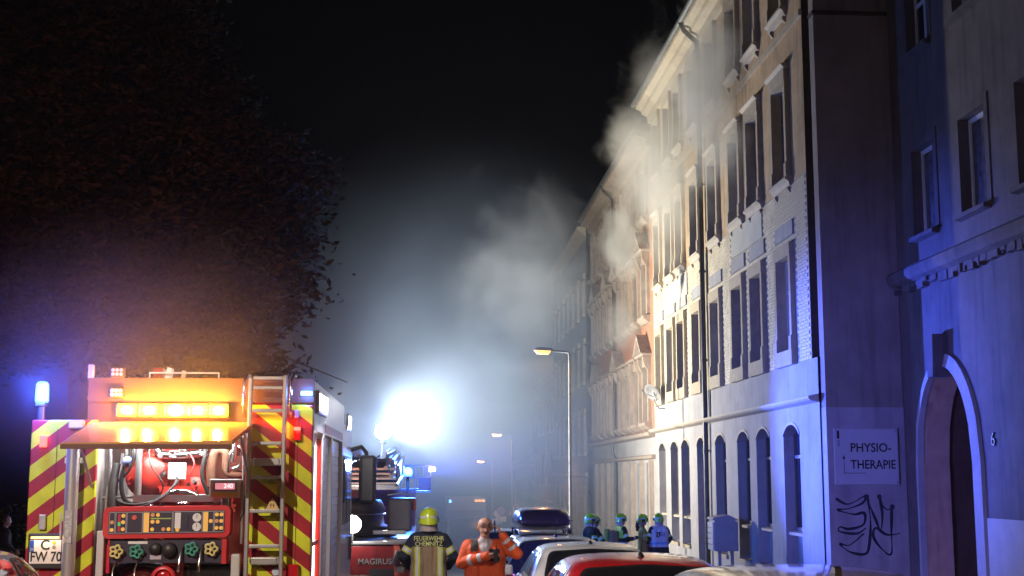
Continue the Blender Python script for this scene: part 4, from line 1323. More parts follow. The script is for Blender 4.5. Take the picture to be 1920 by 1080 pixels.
# outlets under the panel
for x, z, r, m in ((-.02, 1.22, .105, M('panel_red')), (-.42, 1.14, .09, M('panel_red')), (-.26, 1.14, .09, M('panel_red')), (.36, 1.16, .07, CHR)):
    o = MB().lathe([(r * .72, -.11), (r, -.11), (r, -.06), (r * .9, -.05), (r * .9, .1), (0, .1)], (x, .0, Z(z)), 'y', 28).build('outlet', m, eng)
    MB().lathe([(0, -.09), (r * .5, -.1), (r * .7, -.075), (r * .72, -.03)], (x, .0, Z(z)), 'y', 24).build('cap', TAILR if m is not CHR else CHR, o)
MB().cbox(.10, .60, .12, .4, Z(1.12), Z(1.34), .04).build('valve_block', M('dark_steel'), eng)
MB().cbox(-.62, -.555, -.01, .1, Z(1.05), Z(1.62), .01).build('white_cover', WHT, eng)
MB().cbox(-.54, -.505, .02, .1, Z(1.25), Z(1.5), .01).build('red_box', RDB, eng)
MB().cbox(.54, .62, -.03, .05, Z(1.05), Z(1.42), .015).build('white_box', WHT, eng)
# ---- open tailgate flap -------------------------------------------------
GLOSS = M('flap_gloss', (.50, .26, .10), .25, coat=.6, var=.1, vscale=4)
FLI = M('flap_edge', (.10, .03, .02), .4)
fl = MB().add([(-.70, .01, Z(2.565)), (.70, .01, Z(2.565)), (.66, -.98, Z(2.375)), (-.70, -.98, Z(2.355)), (-.70, .01, Z(2.525)), (.70, .01, Z(2.525)), (.66, -.98, Z(2.335)), (-.70, -.98, Z(2.315))],
              [(0, 1, 2, 3), (4, 7, 6, 5), (0, 4, 5, 1), (1, 5, 6, 2), (2, 6, 7, 3), (3, 7, 4, 0)]).build('tailgate', GLOSS, eng)
MB().box(-.70, .66, -1.0, -.982, Z(2.305), Z(2.345)).build('lip', FLI, fl)
MB().tube(bayz([(-.68, -.02, 2.0), (-.69, -.5, 2.42)]), .012, 8).build('gas_strut', ALU, fl)
MB().tube(bayz([(.68, -.02, 2.0), (.66, -.5, 2.43)]), .012, 8).build('gas_strut', ALU, fl)
# ---- amber warning bar ---------------------------------------------------
ab = MB().cbox(-.50, .50, -.05, .0, Z(2.595), Z(2.73), .012).build('warning_bar', BLK, eng)
for k, x in enumerate((-.395, -.205, .03, .22, .40)):
    big = k == 2
    w_ = .105 if big else .085
    al = MB().cbox(x - w_, x + w_, -.068, -.05, Z(2.607), Z(2.718), .012).build('amber_lamp', LEDA2, ab)
    w_ = .07 if big else .05
    MB().lathe([(0, -.084), (w_ * .6, -.08), (w_ * .8, -.068)], (0, 0, 0), 'y', 18).build('lens', LEDA, al)
    al.children[0].location = (x, 0, Z(2.662)); al.children[0].scale = (1.3, 1, 1.0)
    lamp('amber_light', 'POINT', ab, (x, -.15, Z(2.665)), 90 if big else 55, (1, .38, .04), .03)
# ---- boarding ladder ------------------------------------------------------
lad = MB().cbox(.667, .703, -.16, -.11, Z(.9), Z(2.95), .008).build('boarding_ladder', ALU, eng)
MB().cbox(.967, 1.003, -.16, -.11, Z(.9), Z(2.97), .008).build('stile', ALU, lad)
for zz in (1.20, 1.49, 1.79, 2.08, 2.375, 2.66, 2.86, 2.945):
    MB().cbox(.703, .967, -.155, -.115, Z(zz - .016), Z(zz + .016), .006).build('rung', ALU, lad)
for zz in (2.215, 1.365):
    MB().cbox(.72, .95, -.12, -.03, Z(zz - .035), Z(zz + .03), .01).cyl((.74, -.11, Z(zz)), (.74, -.02, Z(zz)), .03).cyl((.95, -.11, Z(zz)), (.95, -.02, Z(zz)), .03).build('bracket', ALU, lad)
for x in (.62, 1.03):
    MB().tube(bayz([(x, -.02, 2.62), (x, -.09, 2.66), (x, -.09, 2.92), (x + .02, -.04, 2.98), (x + .02, .1, 2.98)]), .014, 8).build('grab_rail', CHR, eng)
# warning triangle, badge, lamps on the right panel
MB().prism([(.82, 1.795 + TZ), (.97, 1.795 + TZ), (.895, 1.925 + TZ)], 'y', -.108, -.100).build('warning_triangle', INK, eng)
MB().prism([(.836, 1.804 + TZ), (.954, 1.804 + TZ), (.895, 1.907 + TZ)], 'y', -.111, -.107).build('warning_triangle', M('sign_sand', (.62, .42, .16), .5), eng)
MB().box(.88, .885, -.1125, -.1105, Z(1.82), Z(1.86)).box(.905, .91, -.1125, -.1105, Z(1.82), Z(1.86)).box(.872, .918, -.1125, -.1105, Z(1.838), Z(1.843)).build('warning_glyph', INK, eng)
MB().cyl((.93, -.001, Z(1.265)), (.93, -.02, Z(1.265)), .034, n=20).build('badge', M('badge_pale', (.5, .55, .7), .3), eng)
o = MB().cbox(1.055, 1.125, -.05, 0, Z(2.40), Z(2.52), .01).build('marker_lamp', TAILR, eng)
MB().cbox(1.06, 1.12, -.06, -.03, Z(2.49), Z(2.52), .006).build('lens', LEDR, o)
lamp('red_light', 'POINT', o, (1.09, -.12, Z(2.5)), 1.2, (1, .06, .04), .03)
MB().cbox(1.06, 1.10, -.04, 0, Z(2.60), Z(2.67), .008).build('marker_lamp', M('lamp_clear', (.35, .3, .55), .15), eng)
MB().cbox(1.02, 1.13, -.06, 0, Z(1.05), Z(1.33), .012).build('tail_lamp', TAILR, eng)
o = MB().cbox(1.11, 1.215, -.03, .0, Z(2.80), Z(2.84), .008).build('blue_flasher', LEDB2, eng)
lamp('blue_flash', 'POINT', o, (1.17, -.1, Z(2.82)), 9.0, (.1, .25, 1), .03)
# rear left beacon
bc = MB().cyl((-1.17, .08, Z(2.58)), (-1.17, .08, Z(2.71)), .035).cbox(-1.215, -1.125, .03, .13, Z(2.70), Z(2.735), .008).build('beacon_foot', BLK, eng)
MB().lathe([(0, 0), (.055, 0), (.06, .02), (.056, .16), (.04, .185), (0, .19)], (-1.17, .08, Z(2.735)), 'z', 18).build('beacon', LEDB, bc)
lamp('beacon_light', 'POINT', bc, (-1.17, -.10, Z(2.83)), 190, (.04, .10, 1.0), .07)
# roof gear
rg = MB().box(-.25, .37, .1, .12, Z(3.0), Z(3.012)).box(-.25, -.24, .1, .12, Z(2.94), Z(3.0)).box(.36, .37, .1, .12, Z(2.94), Z(3.0)).build('roof_rail', ALU, eng)
MB().cbox(-.24, -.15, .2, .4, Z(2.95), Z(3.06), .01).build('roof_box', RED, eng)
MB().prism([(-.12, 2.95 + TZ), (-.07, 2.95 + TZ), (-.06, 3.05 + TZ), (-.10, 3.06 + TZ)], 'y', .15, .25).build('roof_fitting', ALU, eng)
MB().cyl((.04, .15, Z(2.95)), (.05, .15, Z(3.03)), .02).build('roof_fitting', ALU, eng)
for (x, z) in ((-.5, 3.0), (-.5, 2.82)):
    o = MB().cbox(x - .065, x + .065, -.03, .03, Z(z - .05), Z(z + .05), .015).build('work_lamp', BLK, eng)
    mb = MB()
    for i in range(3):
        for j in range(2):
            mb.lathe([(0, -.034), (.016, -.034)], (x - .035 + i * .035, 0, Z(z - .018 + j * .036)), 'y', 10)
    mb.build('lens', M('lamp_clear'), o)
MB().cbox(-.76, -.71, -.01, .04, Z(2.95), Z(3.07), .008).build('roof_fitting', M('lamp_clear'), eng)
MB().cbox(-.90, -.76, -.05, 0, Z(2.50), Z(2.58), .012).build('rear_camera', ALU, eng)
# lower rear: bumper, steps, wheels, cab (in front)
MB().cbox(-HWd, HWd, -.12, .3, Z(.42), Z(.56), .03).build('rear_bumper', BLK, eng)
for s in (-1, 1):
    wheel(eng, s * 1.02, 1.6, Z(.0) + .5, .5, .34, s)
    wheel(eng, s * 1.02, 5.3, Z(.0) + .5, .5, .32, s)
MB().box(-1.0, 1.0, .2, 6.2, Z(.5) - .0, Z(.62)).build('chassis', BLK, eng)
cab = MB().prism([(4.35, Z(.6)), (6.55, Z(.6)), (6.62, Z(1.35)), (6.45, Z(2.55)), (6.2, Z(2.72)), (4.35, Z(2.74))], 'x', -HWd + .02, HWd - .02).build('cab', WHT, eng)
MB().add([(-1.08, 6.615, Z(1.45)), (1.08, 6.615, Z(1.45)), (1.05, 6.49, Z(2.4)), (-1.05, 6.49, Z(2.4))], [(0, 1, 2, 3)]).build('windscreen', GLASS, cab)
for s in (-1, 1):
    x = s * (HWd - .016)
    MB().box(x - .004, x + .004, 5.35, 6.25, Z(1.5), Z(2.35)).build('side_window', GLASS, cab)
    MB().box(x - .004, x + .004, 4.55, 5.2, Z(1.5), Z(2.35)).build('side_window', GLASS, cab)
    mm = MB().tube([(s * 1.2, 6.35, Z(2.45)), (s * 1.33, 6.55, Z(2.5)), (s * 1.40, 6.6, Z(2.42)), (s * 1.40, 6.6, Z(2.35))], .03, 8).build('mirror_arm', BLK, cab)
    MB().cbox(s * 1.42 - .12, s * 1.42 + .12, 6.54, 6.66, Z(1.72), Z(2.38), .05).build('mirror', BLK, mm)
    MB().cbox(x - .02 * s, x + .03 * s, 6.1, 6.16, Z(1.0), Z(1.3), .008).build('door_handle', BLK, cab)
mb = MB().cbox(-.9, .9, 5.7, 6.0, Z(2.74), Z(2.90), .03)
fb = mb.build('roof_light_bar', LEDB2, cab)
lamp('roof_beacon', 'SPOT', fb, (1.0, 5.7, Z(3.05)), 4400, (.09, .11, 1.0), .12, (9.2, 9.5, -1.35), spot=62, blend=.9)
lamp('roof_beacon', 'SPOT', fb, (1.0, 5.6, Z(3.05)), 480, (.10, .11, 1.0), .12, (9.2, 4.2, -.2), spot=75, blend=.9)
fa = MB().cbox(-.55, .55, 5.1, 5.2, Z(2.74), Z(2.86), .02).build('amber_flasher', LEDA2, cab)  # added amber bar, unseen from the camera, carries the warm fill on the tree
lamp('amber_flash', 'SPOT', fa, (-.2, 5.3, Z(3.0)), 620, (1, .22, .02), .1, (-.45, .8, .06), spot=110, blend=.8)
MB().cbox(1.02, 1.2, 4.4, 4.9, Z(2.745), Z(2.93), .03).build('air_horn_cover', BLK, cab)

# ================================================================== TURNTABLE LADDER TRUCK ahead
LT = thing('ladder_truck', 'red turntable ladder truck parked ahead of the fire engine, folded ladder lit blue', 'fire truck', (-1.5, 25.0, gz(28)))
DKB = M('turntable_dark', (.10, .10, .11), .45, metal=.3, var=.2, vscale=6)
LALU = M('ladder_alu', (.50, .52, .55), .35, metal=.8, var=.15, vscale=6)
MB().cbox(-1.24, 1.24, 0, 8.2, .78, 1.36, .03).build('platform', M('ladder_truck_red', (.11, .008, .010), .35, coat=.4, var=.2, vscale=3, dirt=.35), LT)
MB().cbox(-1.25, 1.25, -.02, 8.0, 1.362, 1.42, .012).build('platform_edge', ALU, LT)
MB().box(-1.0, 1.0, .2, 9.5, .55, .78).build('chassis', BLK, LT)
text('lettering', 'MAGIRUS', .15, ALU, LT, (.55, -.004, 1.05), RX, ext=.003, bold=.002)
MB().box(.45, 1.0, -.012, .0, .80, .92).build('step_recess', BLK, LT)
o = MB().cbox(-.2, 1.22, -.06, 0, .66, .78, .01).build('rear_light_strip', ALU, LT)
for a, b, m in ((-.15, .45, LEDW), (.49, .85, LEDW), (.88, 1.08, M('tail_glow', (.9, .5, .4), .3, emit=(1, .45, .3), estr=5)), (1.10, 1.2, LEDR)):
    MB().cbox(a, b, -.075, -.06, .68, .76, .005).build('lens', m, o)
MB().prism([(.92, .80), (1.22, .80), (1.0, 1.34), (.9, 1.34)], 'y', -.05, 0).build('corner_panel', M('coral_panel', (.55, .12, .08), .35, coat=.3), LT)
mb = MB().cyl((.9, -.06, 1.0), (.98, -.06, 1.25), .05).cyl((.98, -.08, 1.25), (1.06, -.08, 1.02), .03).cbox(.94, 1.12, -.14, -.02, .86, .98, .02)
mb.build('coupling', CHR, LT)
for s in (-1, 1):
    wheel(LT, s * 1.02, 1.9, .5, .5, .36, s); wheel(LT, s * 1.02, 6.9, .5, .5, .36, s)
tt = MB().lathe([(.0, 1.43), (.85, 1.43), (.85, 1.6), (.6, 1.65), (.56, 1.9), (.62, 1.95), (.52, 2.15), (0, 2.2)], (.05, 2.4, 0), 'z', 28).build('turntable', DKB, LT)
MB().lathe([(.60, 1.85), (.63, 1.85), (.63, 1.88), (.60, 1.88)], (.05, 2.4, 0), 'z', 28).build('rim_stripe', ALU, tt)
st = MB().cbox(.74, 1.22, 1.2, 2.0, 1.55, 2.2, .06).build('control_stand', M('control_cover_blue_grey', (.12, .12, .16), .5, var=.2), LT)
MB().tube([(.74, 1.18, 2.26), (.98, 1.18, 2.30), (1.22, 1.18, 2.27)], .02, 8).build('hand_rail', ALU, st)
MB().cbox(.46, 1.1, 1.15, 1.25, 1.5, 1.58, .01).build('foot_rest', ALU, st)
o = MB().cbox(1.14, 1.3, 1.3, 1.7, 1.95, 2.2, .03).build('side_guard', M('coral_panel'), st)
# ladder pack: rails, rungs and lattice rising slightly over the cab
lp = MB()
for lay, (hw, z0) in enumerate(((.62, 2.45), (.52, 2.62), (.43, 2.78))):
    for s in (-1, 1):
        a = Vector((s * hw + .3, .4 - .15 * lay, z0)); b = Vector((s * hw + .3, 8.6, z0 + .28))
        lp.tube([a, b], .045, 6)
        lp.tube([a + Vector((0, 0, .38 - .05 * lay)), b + Vector((0, 0, .38 - .05 * lay))], .03, 6)
        n = 16
        for k in range(n):
            p = a + (b - a) * (k / n); q = a + (b - a) * ((k + 1) / n)
            u = Vector((0, 0, .38 - .05 * lay))
            lp.tube([p, (p + q) / 2 + u], .016, 5); lp.tube([(p + q) / 2 + u, q], .016, 5)
    for k in range(22):
        a = Vector((0, .5, z0)) + Vector((0, 8.0 * k / 22, .28 * k / 22))
        lp.tube([a + Vector((-hw + .3, 0, 0)), a + Vector((hw + .3, 0, 0))], .022, 6)
lp.build('ladder_pack', LALU, LT)
for k in range(5):
    MB().box(-.3, .92, .30, .36, 2.38 + k * .09, 2.42 + k * .09).build('end_rung', LALU, LT)
for x in (.1, .22, .36, .5, .62):
    MB().tube([(x, 2.2, 2.4), (x - .16, 2.5, 3.0), (x - .1, 2.6, 3.05)], .02, 6).build('hydraulic_line', LALU, LT)
MB().tube([(-.1, 2.5, 3.0), (.62, 2.3, 2.95)], .02, 6).build('hydraulic_line', LALU, LT)
# basket at the ladder foot
mb = MB()
for z in (2.3, 2.6, 2.9):
    mb.tube([(.85, 8.7, z), (1.6, 8.7, z), (1.6, 9.5, z), (.85, 9.5, z), (.85, 8.7, z)], .02, 6)
for x in (.85, 1.04, 1.22, 1.41, 1.6):
    mb.tube([(x, 8.7, 2.25), (x, 8.7, 2.9)], .015, 6)
mb.box(.85, 1.6, 8.7, 9.5, 2.22, 2.27)
bk = mb.build('basket', M('basket_white', (.6, .6, .62), .4), LT)
MB().box(1.3, 1.6, 8.66, 8.68, 2.3, 2.6).build('basket_shield', M('coral_panel'), bk)
o = MB().cbox(1.55, 1.72, 8.6, 8.7, 2.75, 2.86, .01).build('basket_lamp', M('basket_lamp_glow', (.9, .6, .5), .3, emit=(1, .75, .6), estr=7), bk)
lc = MB().prism([(6.0, .7), (8.3, .7), (8.35, 1.5), (8.15, 2.25), (6.0, 2.3)], 'x', -1.22, 1.22).build('cab', RED, LT)
lc.location = (0, 1.6, 0)
MB().add([(-1.05, 8.355, 1.5), (1.05, 8.355, 1.5), (1.0, 8.18, 2.15), (-1.0, 8.18, 2.15)], [(0, 1, 2, 3)]).build('windscreen', GLASS, lc)
o = MB().cyl((1.08, 4.5, 1.42), (1.08, 4.5, 2.62), .03).build('beacon_post', BLK, LT)
MB().lathe([(0, 0), (.09, 0), (.1, .03), (.09, .16), (0, .2)], (1.08, 4.5, 2.62), 'z', 16).build('beacon', LEDB, o)
lamp('beacon_light', 'POINT', o, (1.12, 4.3, 2.9), 1100, (.05, .20, 1.0), .08)
lamp('beacon_beam', 'SPOT', o, (1.4, 7.8, 2.75), 27000, (.06, .11, 1.0), .1, (8.6, -5.8, 1.1), spot=44, blend=.9)
lamp('cab_beacon', 'POINT', o, (1.42, 10.1, 2.8), 600, (.06, .22, 1.0), .1)  # added light with no housing, tints the street smoke blue
# round work lamp at its rear corner
o = MB().cyl((.13, -.02, 1.42), (.13, -.02, 1.62), .02).lathe([(0, .1), (.10, .08), (.16, 0), (.16, -.03)], (.13, -.02, 1.74), 'y', 20).build('work_lamp', BLK, LT)
MB().lathe([(0, -.04), (.15, -.035), (.16, -.02)], (.13, -.02, 1.74), 'y', 20).build('lens', M('work_lamp_lens', (1, 1, 1), .3, emit=(1, .95, .85), estr=60), o)
lamp('work_light', 'POINT', o, (.16, -.2, 1.74), 110, (1, .94, .86), .08)

# ================================================================== LIGHTING BALLOON on a tripod mast
bl = thing('light_balloon', 'glaring white lighting balloon on a thin tripod mast in the smoke', 'floodlight', (-1.6, 44.0, gz(44)))
bz = 3.6 - gz(44)
MB().tube([(0, 0, .7), (0, 0, 2.4), (0, 0, 2.42), (.12, 0, bz - .4)], [.045, .045, .03, .025], 10).build('mast', ALU, bl)
for k in range(3):
    t_ = 2 * math.pi * k / 3 + .4
    MB().tube([(0, 0, 1.3), (.75 * math.cos(t_), .75 * math.sin(t_), .02)], .02, 6).build('leg', ALU, bl)
mb = MB().lathe([(.26 * math.sin(math.pi * k / 14), -.26 * math.cos(math.pi * k / 14)) for k in range(15)], (.15, 0, bz), 'z', 24)
mb.build('balloon', M('balloon_glow', (.9, .9, .9), .6, emit=(.92, .97, 1.0), estr=780), bl)
lamp('balloon_beam', 'AREA', bl, (.46, 0, bz), 5600, (1.0, .94, .78), .35, (1, .32, .85))
MB().cyl((.13, 0, bz - .42), (.15, 0, bz - .34), .1, n=14).build('collar', BLK, bl)

# ================================================================== FAR BOX TRUCK
ft = thing('box_truck', 'dark box truck far down the street facing the camera with orange roof markers', 'truck', (2.25, 74, gz(74)))
MB().cbox(-1.1, 1.1, .8, 6, .6, 3.75, .06).build('cargo_box', M('box_grey_blue', (.20, .22, .28), .5, var=.1), ft)
c_ = MB().prism([(-1.2, .5), (.78, .5), (.78, 3.0), (-.7, 3.05), (-1.12, 2.7), (-1.25, 1.6)], 'x', -1.08, 1.08).build('cab', M('cab_blue', (.10, .13, .25), .35, coat=.4), ft)
MB().add([(-.98, -1.262, 1.65), (.98, -1.262, 1.65), (.95, -1.14, 2.65), (-.95, -1.14, 2.65)], [(0, 1, 2, 3)]).build('windscreen', GLASS, c_)
for s in (-1, 1):
    MB().cbox(s * .75 - .2, s * .75 + .2, -1.26, -1.2, .9, 1.12, .02).build('headlight', M('lamp_clear'), c_)
    MB().cbox(s * 1.22 - .1, s * 1.22 + .1, -1.0, -.9, 1.8, 2.5, .03).build('mirror', BLK, c_)
    wheel(ft, s * .95, -.3, .48, .48, .3, s); wheel(ft, s * .95, 4.6, .48, .48, .3, s)
MB().cbox(-1.0, 1.0, -1.32, -1.2, .45, .8, .03).build('bumper', BLK, c_)
for x in (.55, .75, .95):
    MB().cbox(x - .09, x + .09, .74, .80, 3.5, 3.62, .01).build('roof_marker', M('marker_orange', (.8, .3, .05), .3, emit=(1, .4, .1), estr=2.5), ft)
MB().cbox(-.98, -.86, .74, .80, 3.45, 3.6, .01).build('roof_marker', LEDB2, ft)

# ================================================================== PARKED CARS
CGL = M('car_glass', (.010, .011, .014), .04, spec=.7)
CBL = M('car_trim_black', (.012, .012, .013), .35)
PLATEW = M('plate_white')
def car(label, color, X, rear, L=4.2, W=1.75, H=1.47, rz=0.0, rough=.25, style='hatch', group='cars parked along the right kerb', antenna='mast', flake=0, rails=False, dz=0.0, front=False):
    yc = rear + L / 2
    slope = math.atan2(gz(rear + L) - gz(rear), L)
    t = thing('parked_car', label, 'car', (X, yc, gz(yc)), rz, group)
    t.rotation_euler = (slope, 0, rz)
    pm = M('car_paint_' + '_'.join('%03d' % int(c * 1000) for c in color), color, rough, metal=flake, coat=1.0, var=.04, vscale=2)
    bz_ = .97 * H / 1.47
    if style == 'hatch':
        prof = [(0, .62, 1), (.012, .80, 1), (.03, bz_ - .01, 1), (.075, bz_ + .15, .90), (.13, H - .19, .80), (.175, H - .055, .745), (.26, H - .012, .73), (.40, H, .725), (.52, H - .022, .715), (.60, H - .10, .70), (.68, H - .27, .74), (.76, bz_ + .04, .86), (.86, bz_ - .07, .93), (.95, bz_ - .19, .92), (.99, .62, .86), (1, .5, .82)]
    else:
        prof = [(0, .62, 1), (.008, .85, 1), (.022, bz_ + .02, .98), (.045, bz_ + .22, .90), (.07, H - .14, .80), (.095, H - .05, .755), (.2, H - .012, .74), (.40, H, .735), (.54, H - .022, .72), (.61, H - .10, .71), (.69, H - .28, .75), (.77, bz_ + .04, .86), (.86, bz_ - .07, .93), (.95, bz_ - .19, .92), (.99, .62, .86), (1, .5, .82)]
    hw = W / 2
    rings = []
    for (u, zr, kt) in prof:
        y = -L / 2 + u * L
        end = min(1, .80 + 5.5 * min(u, 1 - u)) if min(u, 1 - u) < .04 else 1
        w = hw * end
        zb = min(bz_, zr - .02)
        low = .24 if .03 < u < .97 else .34
        wt = w * kt if zr > bz_ + .03 else w * min(kt, .95)
        pts = [(0, zr), (wt * .45, zr - .004), (wt * .80, zr - .022), (wt * .96, zr - .06 if zr > bz_ + .1 else zr - .03),
               (wt + (w * .975 - wt) * .5, (zr + zb) / 2 - .02), (w * .975, zb - .03), (w, zb - .16), (w * .995, .60), (w * .985, .42), (w * .95, low), (0, low - .02)]
        rings.append([(x, y, z) for x, z in pts])
    nP = len(rings[0])
    full = []
    for r_ in rings:
        full.append(r_ + [(-x, y, z) for x, y, z in reversed(r_[1:-1])])
    n = len(full[0])
    mb = MB()
    vs = [p for r_ in full for p in r_]
    fs = [(i * n + k, i * n + (k + 1) % n, (i + 1) * n + (k + 1) % n, (i + 1) * n + k) for i in range(len(full) - 1) for k in range(n)]
    fs += [tuple(range(n)), tuple(reversed(range((len(full) - 1) * n, len(full) * n)))]
    mb.add(vs, fs, True)
    body = mb.build('body', pm, t)
    sd_ = body.modifiers.new('s', 'SUBSURF'); sd_.levels = 2; sd_.render_levels = 2
    me = evaluated(body); body.modifiers.clear(); body.data = me
    bv = bvh_of(body)
    Y = lambda u: -L / 2 + u * L
    ur, ut = (.15, .23) if style == 'hatch' else (.08, .13)
    for s in (-1, 1):
        outl = [(Y(ur + .015), bz_ + .05), (Y(.735), bz_ + .03), (Y(.615), H - .115), (Y(.42), H - .075), (Y(ut), H - .10)]
        decal(bv, rpoly(outl, .07), 'x', s, .004, 'window_rubber', CBL, t)
        bp = .44
        for a, b in (((ur + .03, ut + .015), (bp - .012, bp - .005)), ((bp + .012, bp + .008), (.712, .60))):
            zt0 = H - .118; 
            decal(bv, rpoly([(Y(a[0]), bz_ + .075), (Y(b[0]), bz_ + .06), (Y(b[1]), H - .135 if b[1] > .5 else H - .10), (Y(a[1]), H - .125 if a[1] < .3 else H - .10)], .05), 'x', s, .009, 'side_window', CGL, t)
        mm = MB().cbox(s * hw - .02 if s > 0 else -hw - .16, hw + .16 if s > 0 else -hw + .02, Y(.70), Y(.70) + .1, bz_ + .02, bz_ + .16, .035).build('mirror', pm, t)
        o = decal(bv, rpoly([(s * hw * .93, bz_ - .05), (s * hw * .62, bz_ - .08), (s * hw * .66, bz_ - .25), (s * hw * .95, bz_ - .30)], .05), 'y', -1, .006, 'tail_light', TAILR, t, cuts=2)
        decal(bv, rpoly([(s * hw * .90, bz_ - .30), (s * hw * .5, bz_ - .33), (s * hw * .5, bz_ - .42), (s * hw * .88, bz_ - .40)], .04), 'y', 1, .006, 'headlight', M('lamp_clear'), t, cuts=2)
        MB().cbox(s * (hw - .015) - .012, s * (hw - .015) + .012, Y(.40), Y(.445), bz_ - .14, bz_ - .11, .005).build('door_handle', CBL, t)
        wheel(t, s * (hw - .11), Y(.17), .31, .31, .21, s); wheel(t, s * (hw - .11), Y(.81), .31, .31, .21, s)
    rw = [(-hw * .72, bz_ + .10), (hw * .72, bz_ + .10), (hw * .60, H - .13), (0, H - .10), (-hw * .60, H - .13)]
    decal(bv, rpoly([(x * 1.06, z + (.02 if z > bz_ + .2 else -.02)) for x, z in rw], .08), 'y', -1, .004, 'window_rubber', CBL, t)
    decal(bv, rpoly(rw, .07), 'y', -1, .009, 'rear_window', CGL, t)
    decal(bv, rpoly([(-hw * .74, bz_ + .10), (hw * .74, bz_ + .10), (hw * .62, H - .14), (0, H - .115), (-hw * .62, H - .14)], .07), 'y', 1, .006, 'windscreen', CGL, t)
    MB().box(-.26, .26, -L / 2 - .005, -L / 2 + .03, .62, .73).build('plate', PLATEW, t)
    MB().cbox(-hw * .96, hw * .96, -L / 2 + .02, -L / 2 + .25, .28, .42, .03).build('bumper', CBL, t)
    if antenna == 'mast':
        p = bv.ray_cast(Vector((0, Y(.25), 5)), Vector((0, 0, -1)))[0]
        MB().lathe([(.035, 0), (.03, .015), (.012, .04), (0, .045)], (p.x, p.y, p.z - .004), 'z', 10).tube([(p.x, p.y, p.z), (p.x + .012, p.y - .14, p.z + .30)], [.005, .003], 6).build('antenna', CBL, t)
    elif antenna == 'fin':
        p = bv.ray_cast(Vector((0, Y(.22), 5)), Vector((0, 0, -1)))[0]
        MB().prism([(p.y + .09, p.z - .01), (p.y - .06, p.z - .01), (p.y - .06, p.z + .06), (p.y - .03, p.z + .07)], 'x', -.018, .018).build('antenna', CBL, t)
    if rails:
        for s in (-1, 1):
            MB().tube([(s * .54, Y(.2), H - .04), (s * .55, Y(.24), H + .04), (s * .55, Y(.54), H + .03), (s * .54, Y(.58), H - .08)], .016, 8).build('roof_rail', ALU, t)
    return t
car('red hatchback in front, its glossy roof carrying a short aerial', (.36, .010, .014), 1.86, 10.45, 4.1, 1.76, 1.49)
car('white hatchback parked ahead of the red hatchback', (.62, .61, .60), 2.06, 15.6, 4.2, 1.74, 1.49, antenna='mast')
car('black estate car parked ahead of the white hatchback', (.012, .012, .014), 2.12, 20.6, 4.4, 1.78, 1.50, style='estate')
bx = car('dark car carrying a long roof box', (.016, .015, .018), 2.42, 25.9, 4.5, 1.8, 1.48, style='estate', antenna=None, rails=True)
car('silver car parked beyond the car with the roof box', (.42, .42, .43), 2.05, 32.0, 4.3, 1.76, 1.50, flake=.6, antenna=None)
car('silver beige car at the bottom edge behind the red hatchback', (.40, .37, .34), 2.12, 5.85, 4.4, 1.78, 1.60, flake=.5, antenna='fin')
car('red car at the bottom left corner beside the fire engine', (.38, .012, .014), -3.50, 7.75, 3.8, 1.76, 1.66, group=None)
for o in list(bpy.data.objects):
    pass
# roof box on the dark car
rb = thing('roof_box', 'long dark glossy roof box strapped on the dark car', 'roof box', (2.42, 28.1, gz(28.1) + 1.49))
RBM = M('roof_box_plum', (.05, .03, .05), .22, coat=.6)
prof = [(-1.05, .05, .02), (-1.0, .02, .30), (-.75, 0, .40), (.2, 0, .42), (.8, 0, .34), (1.05, .03, .12)]
mb = MB(); rings = []
for y, lo_, hi_ in prof:
    w = .58 if -1 < y < 1 else .50
    mid = lo_ + .14 if hi_ > .2 else (lo_ + hi_) / 2
    rings.append([(-w, y, lo_ + .05), (-w * .85, y, lo_), (w * .85, y, lo_), (w, y, lo_ + .05), (w, y, max(mid, lo_ + .06)), (w * .9, y, max(hi_ - .04, lo_ + .07)), (w * .6, y, max(hi_, lo_ + .08)), (-w * .6, y, max(hi_, lo_ + .08)), (-w * .9, y, max(hi_ - .04, lo_ + .07)), (-w, y, max(mid, lo_ + .06))])
n = 10
mb.add([p for r_ in rings for p in r_], [(i * n + k, i * n + (k + 1) % n, (i + 1) * n + (k + 1) % n, (i + 1) * n + k) for i in range(len(rings) - 1) for k in range(n)] + [tuple(range(n)), tuple(range((len(rings) - 1) * n, len(rings) * n))], True)
o = mb.build('shell', RBM, rb)
sd_ = o.modifiers.new('s', 'SUBSURF'); sd_.levels = 2; sd_.render_levels = 2
me = evaluated(o); o.modifiers.clear(); o.data = me
o.location = (0, 0, .10)
MB().box(-.575, .575, -1.0, .98, .235, .25).build('seam', CBL, rb)
for y in (-.5, .5):
    MB().box(-.6, .6, y - .03, y + .03, .035, .075).build('crossbar', ALU, rb)
    for x in (-.55, .55):
        MB().cbox(x - .04, x + .04, y - .05, y + .05, -.06, .05, .01).build('foot', CBL, rb)

# ================================================================== PEOPLE
SKIN = M('skin', (.50, .27, .19), .5, var=.08, vscale=14, spec=.4)
NAVY = M('navy_cloth', (.016, .018, .035), .85, var=.2, vscale=7, bump=.5, bscale=9)
TAN = M('tan_cloth', (.30, .20, .11), .85, var=.14, vscale=6, bump=.6, bscale=8)
HVY = M('hi_vis_yellow', (.58, .66, .04), .6)
HVS = M('reflective_silver', (.62, .62, .62), .4)
ORG = M('rescue_orange', (.75, .10, .015), .7, var=.08, vscale=6, bump=.5, bscale=8)
GRYC = M('grey_cloth', (.08, .075, .065), .85, bump=.3, bscale=10)
SHIRT = M('white_shirt', (.55, .50, .50), .8, bump=.2, bscale=12)
BOOT = M('boot_black', (.015, .014, .013), .5)
HELM = M('helmet_yellow', (.55, .66, .02), .3, coat=.5)
HELG = M('helmet_lime', (.32, .62, .02), .3, coat=.5)
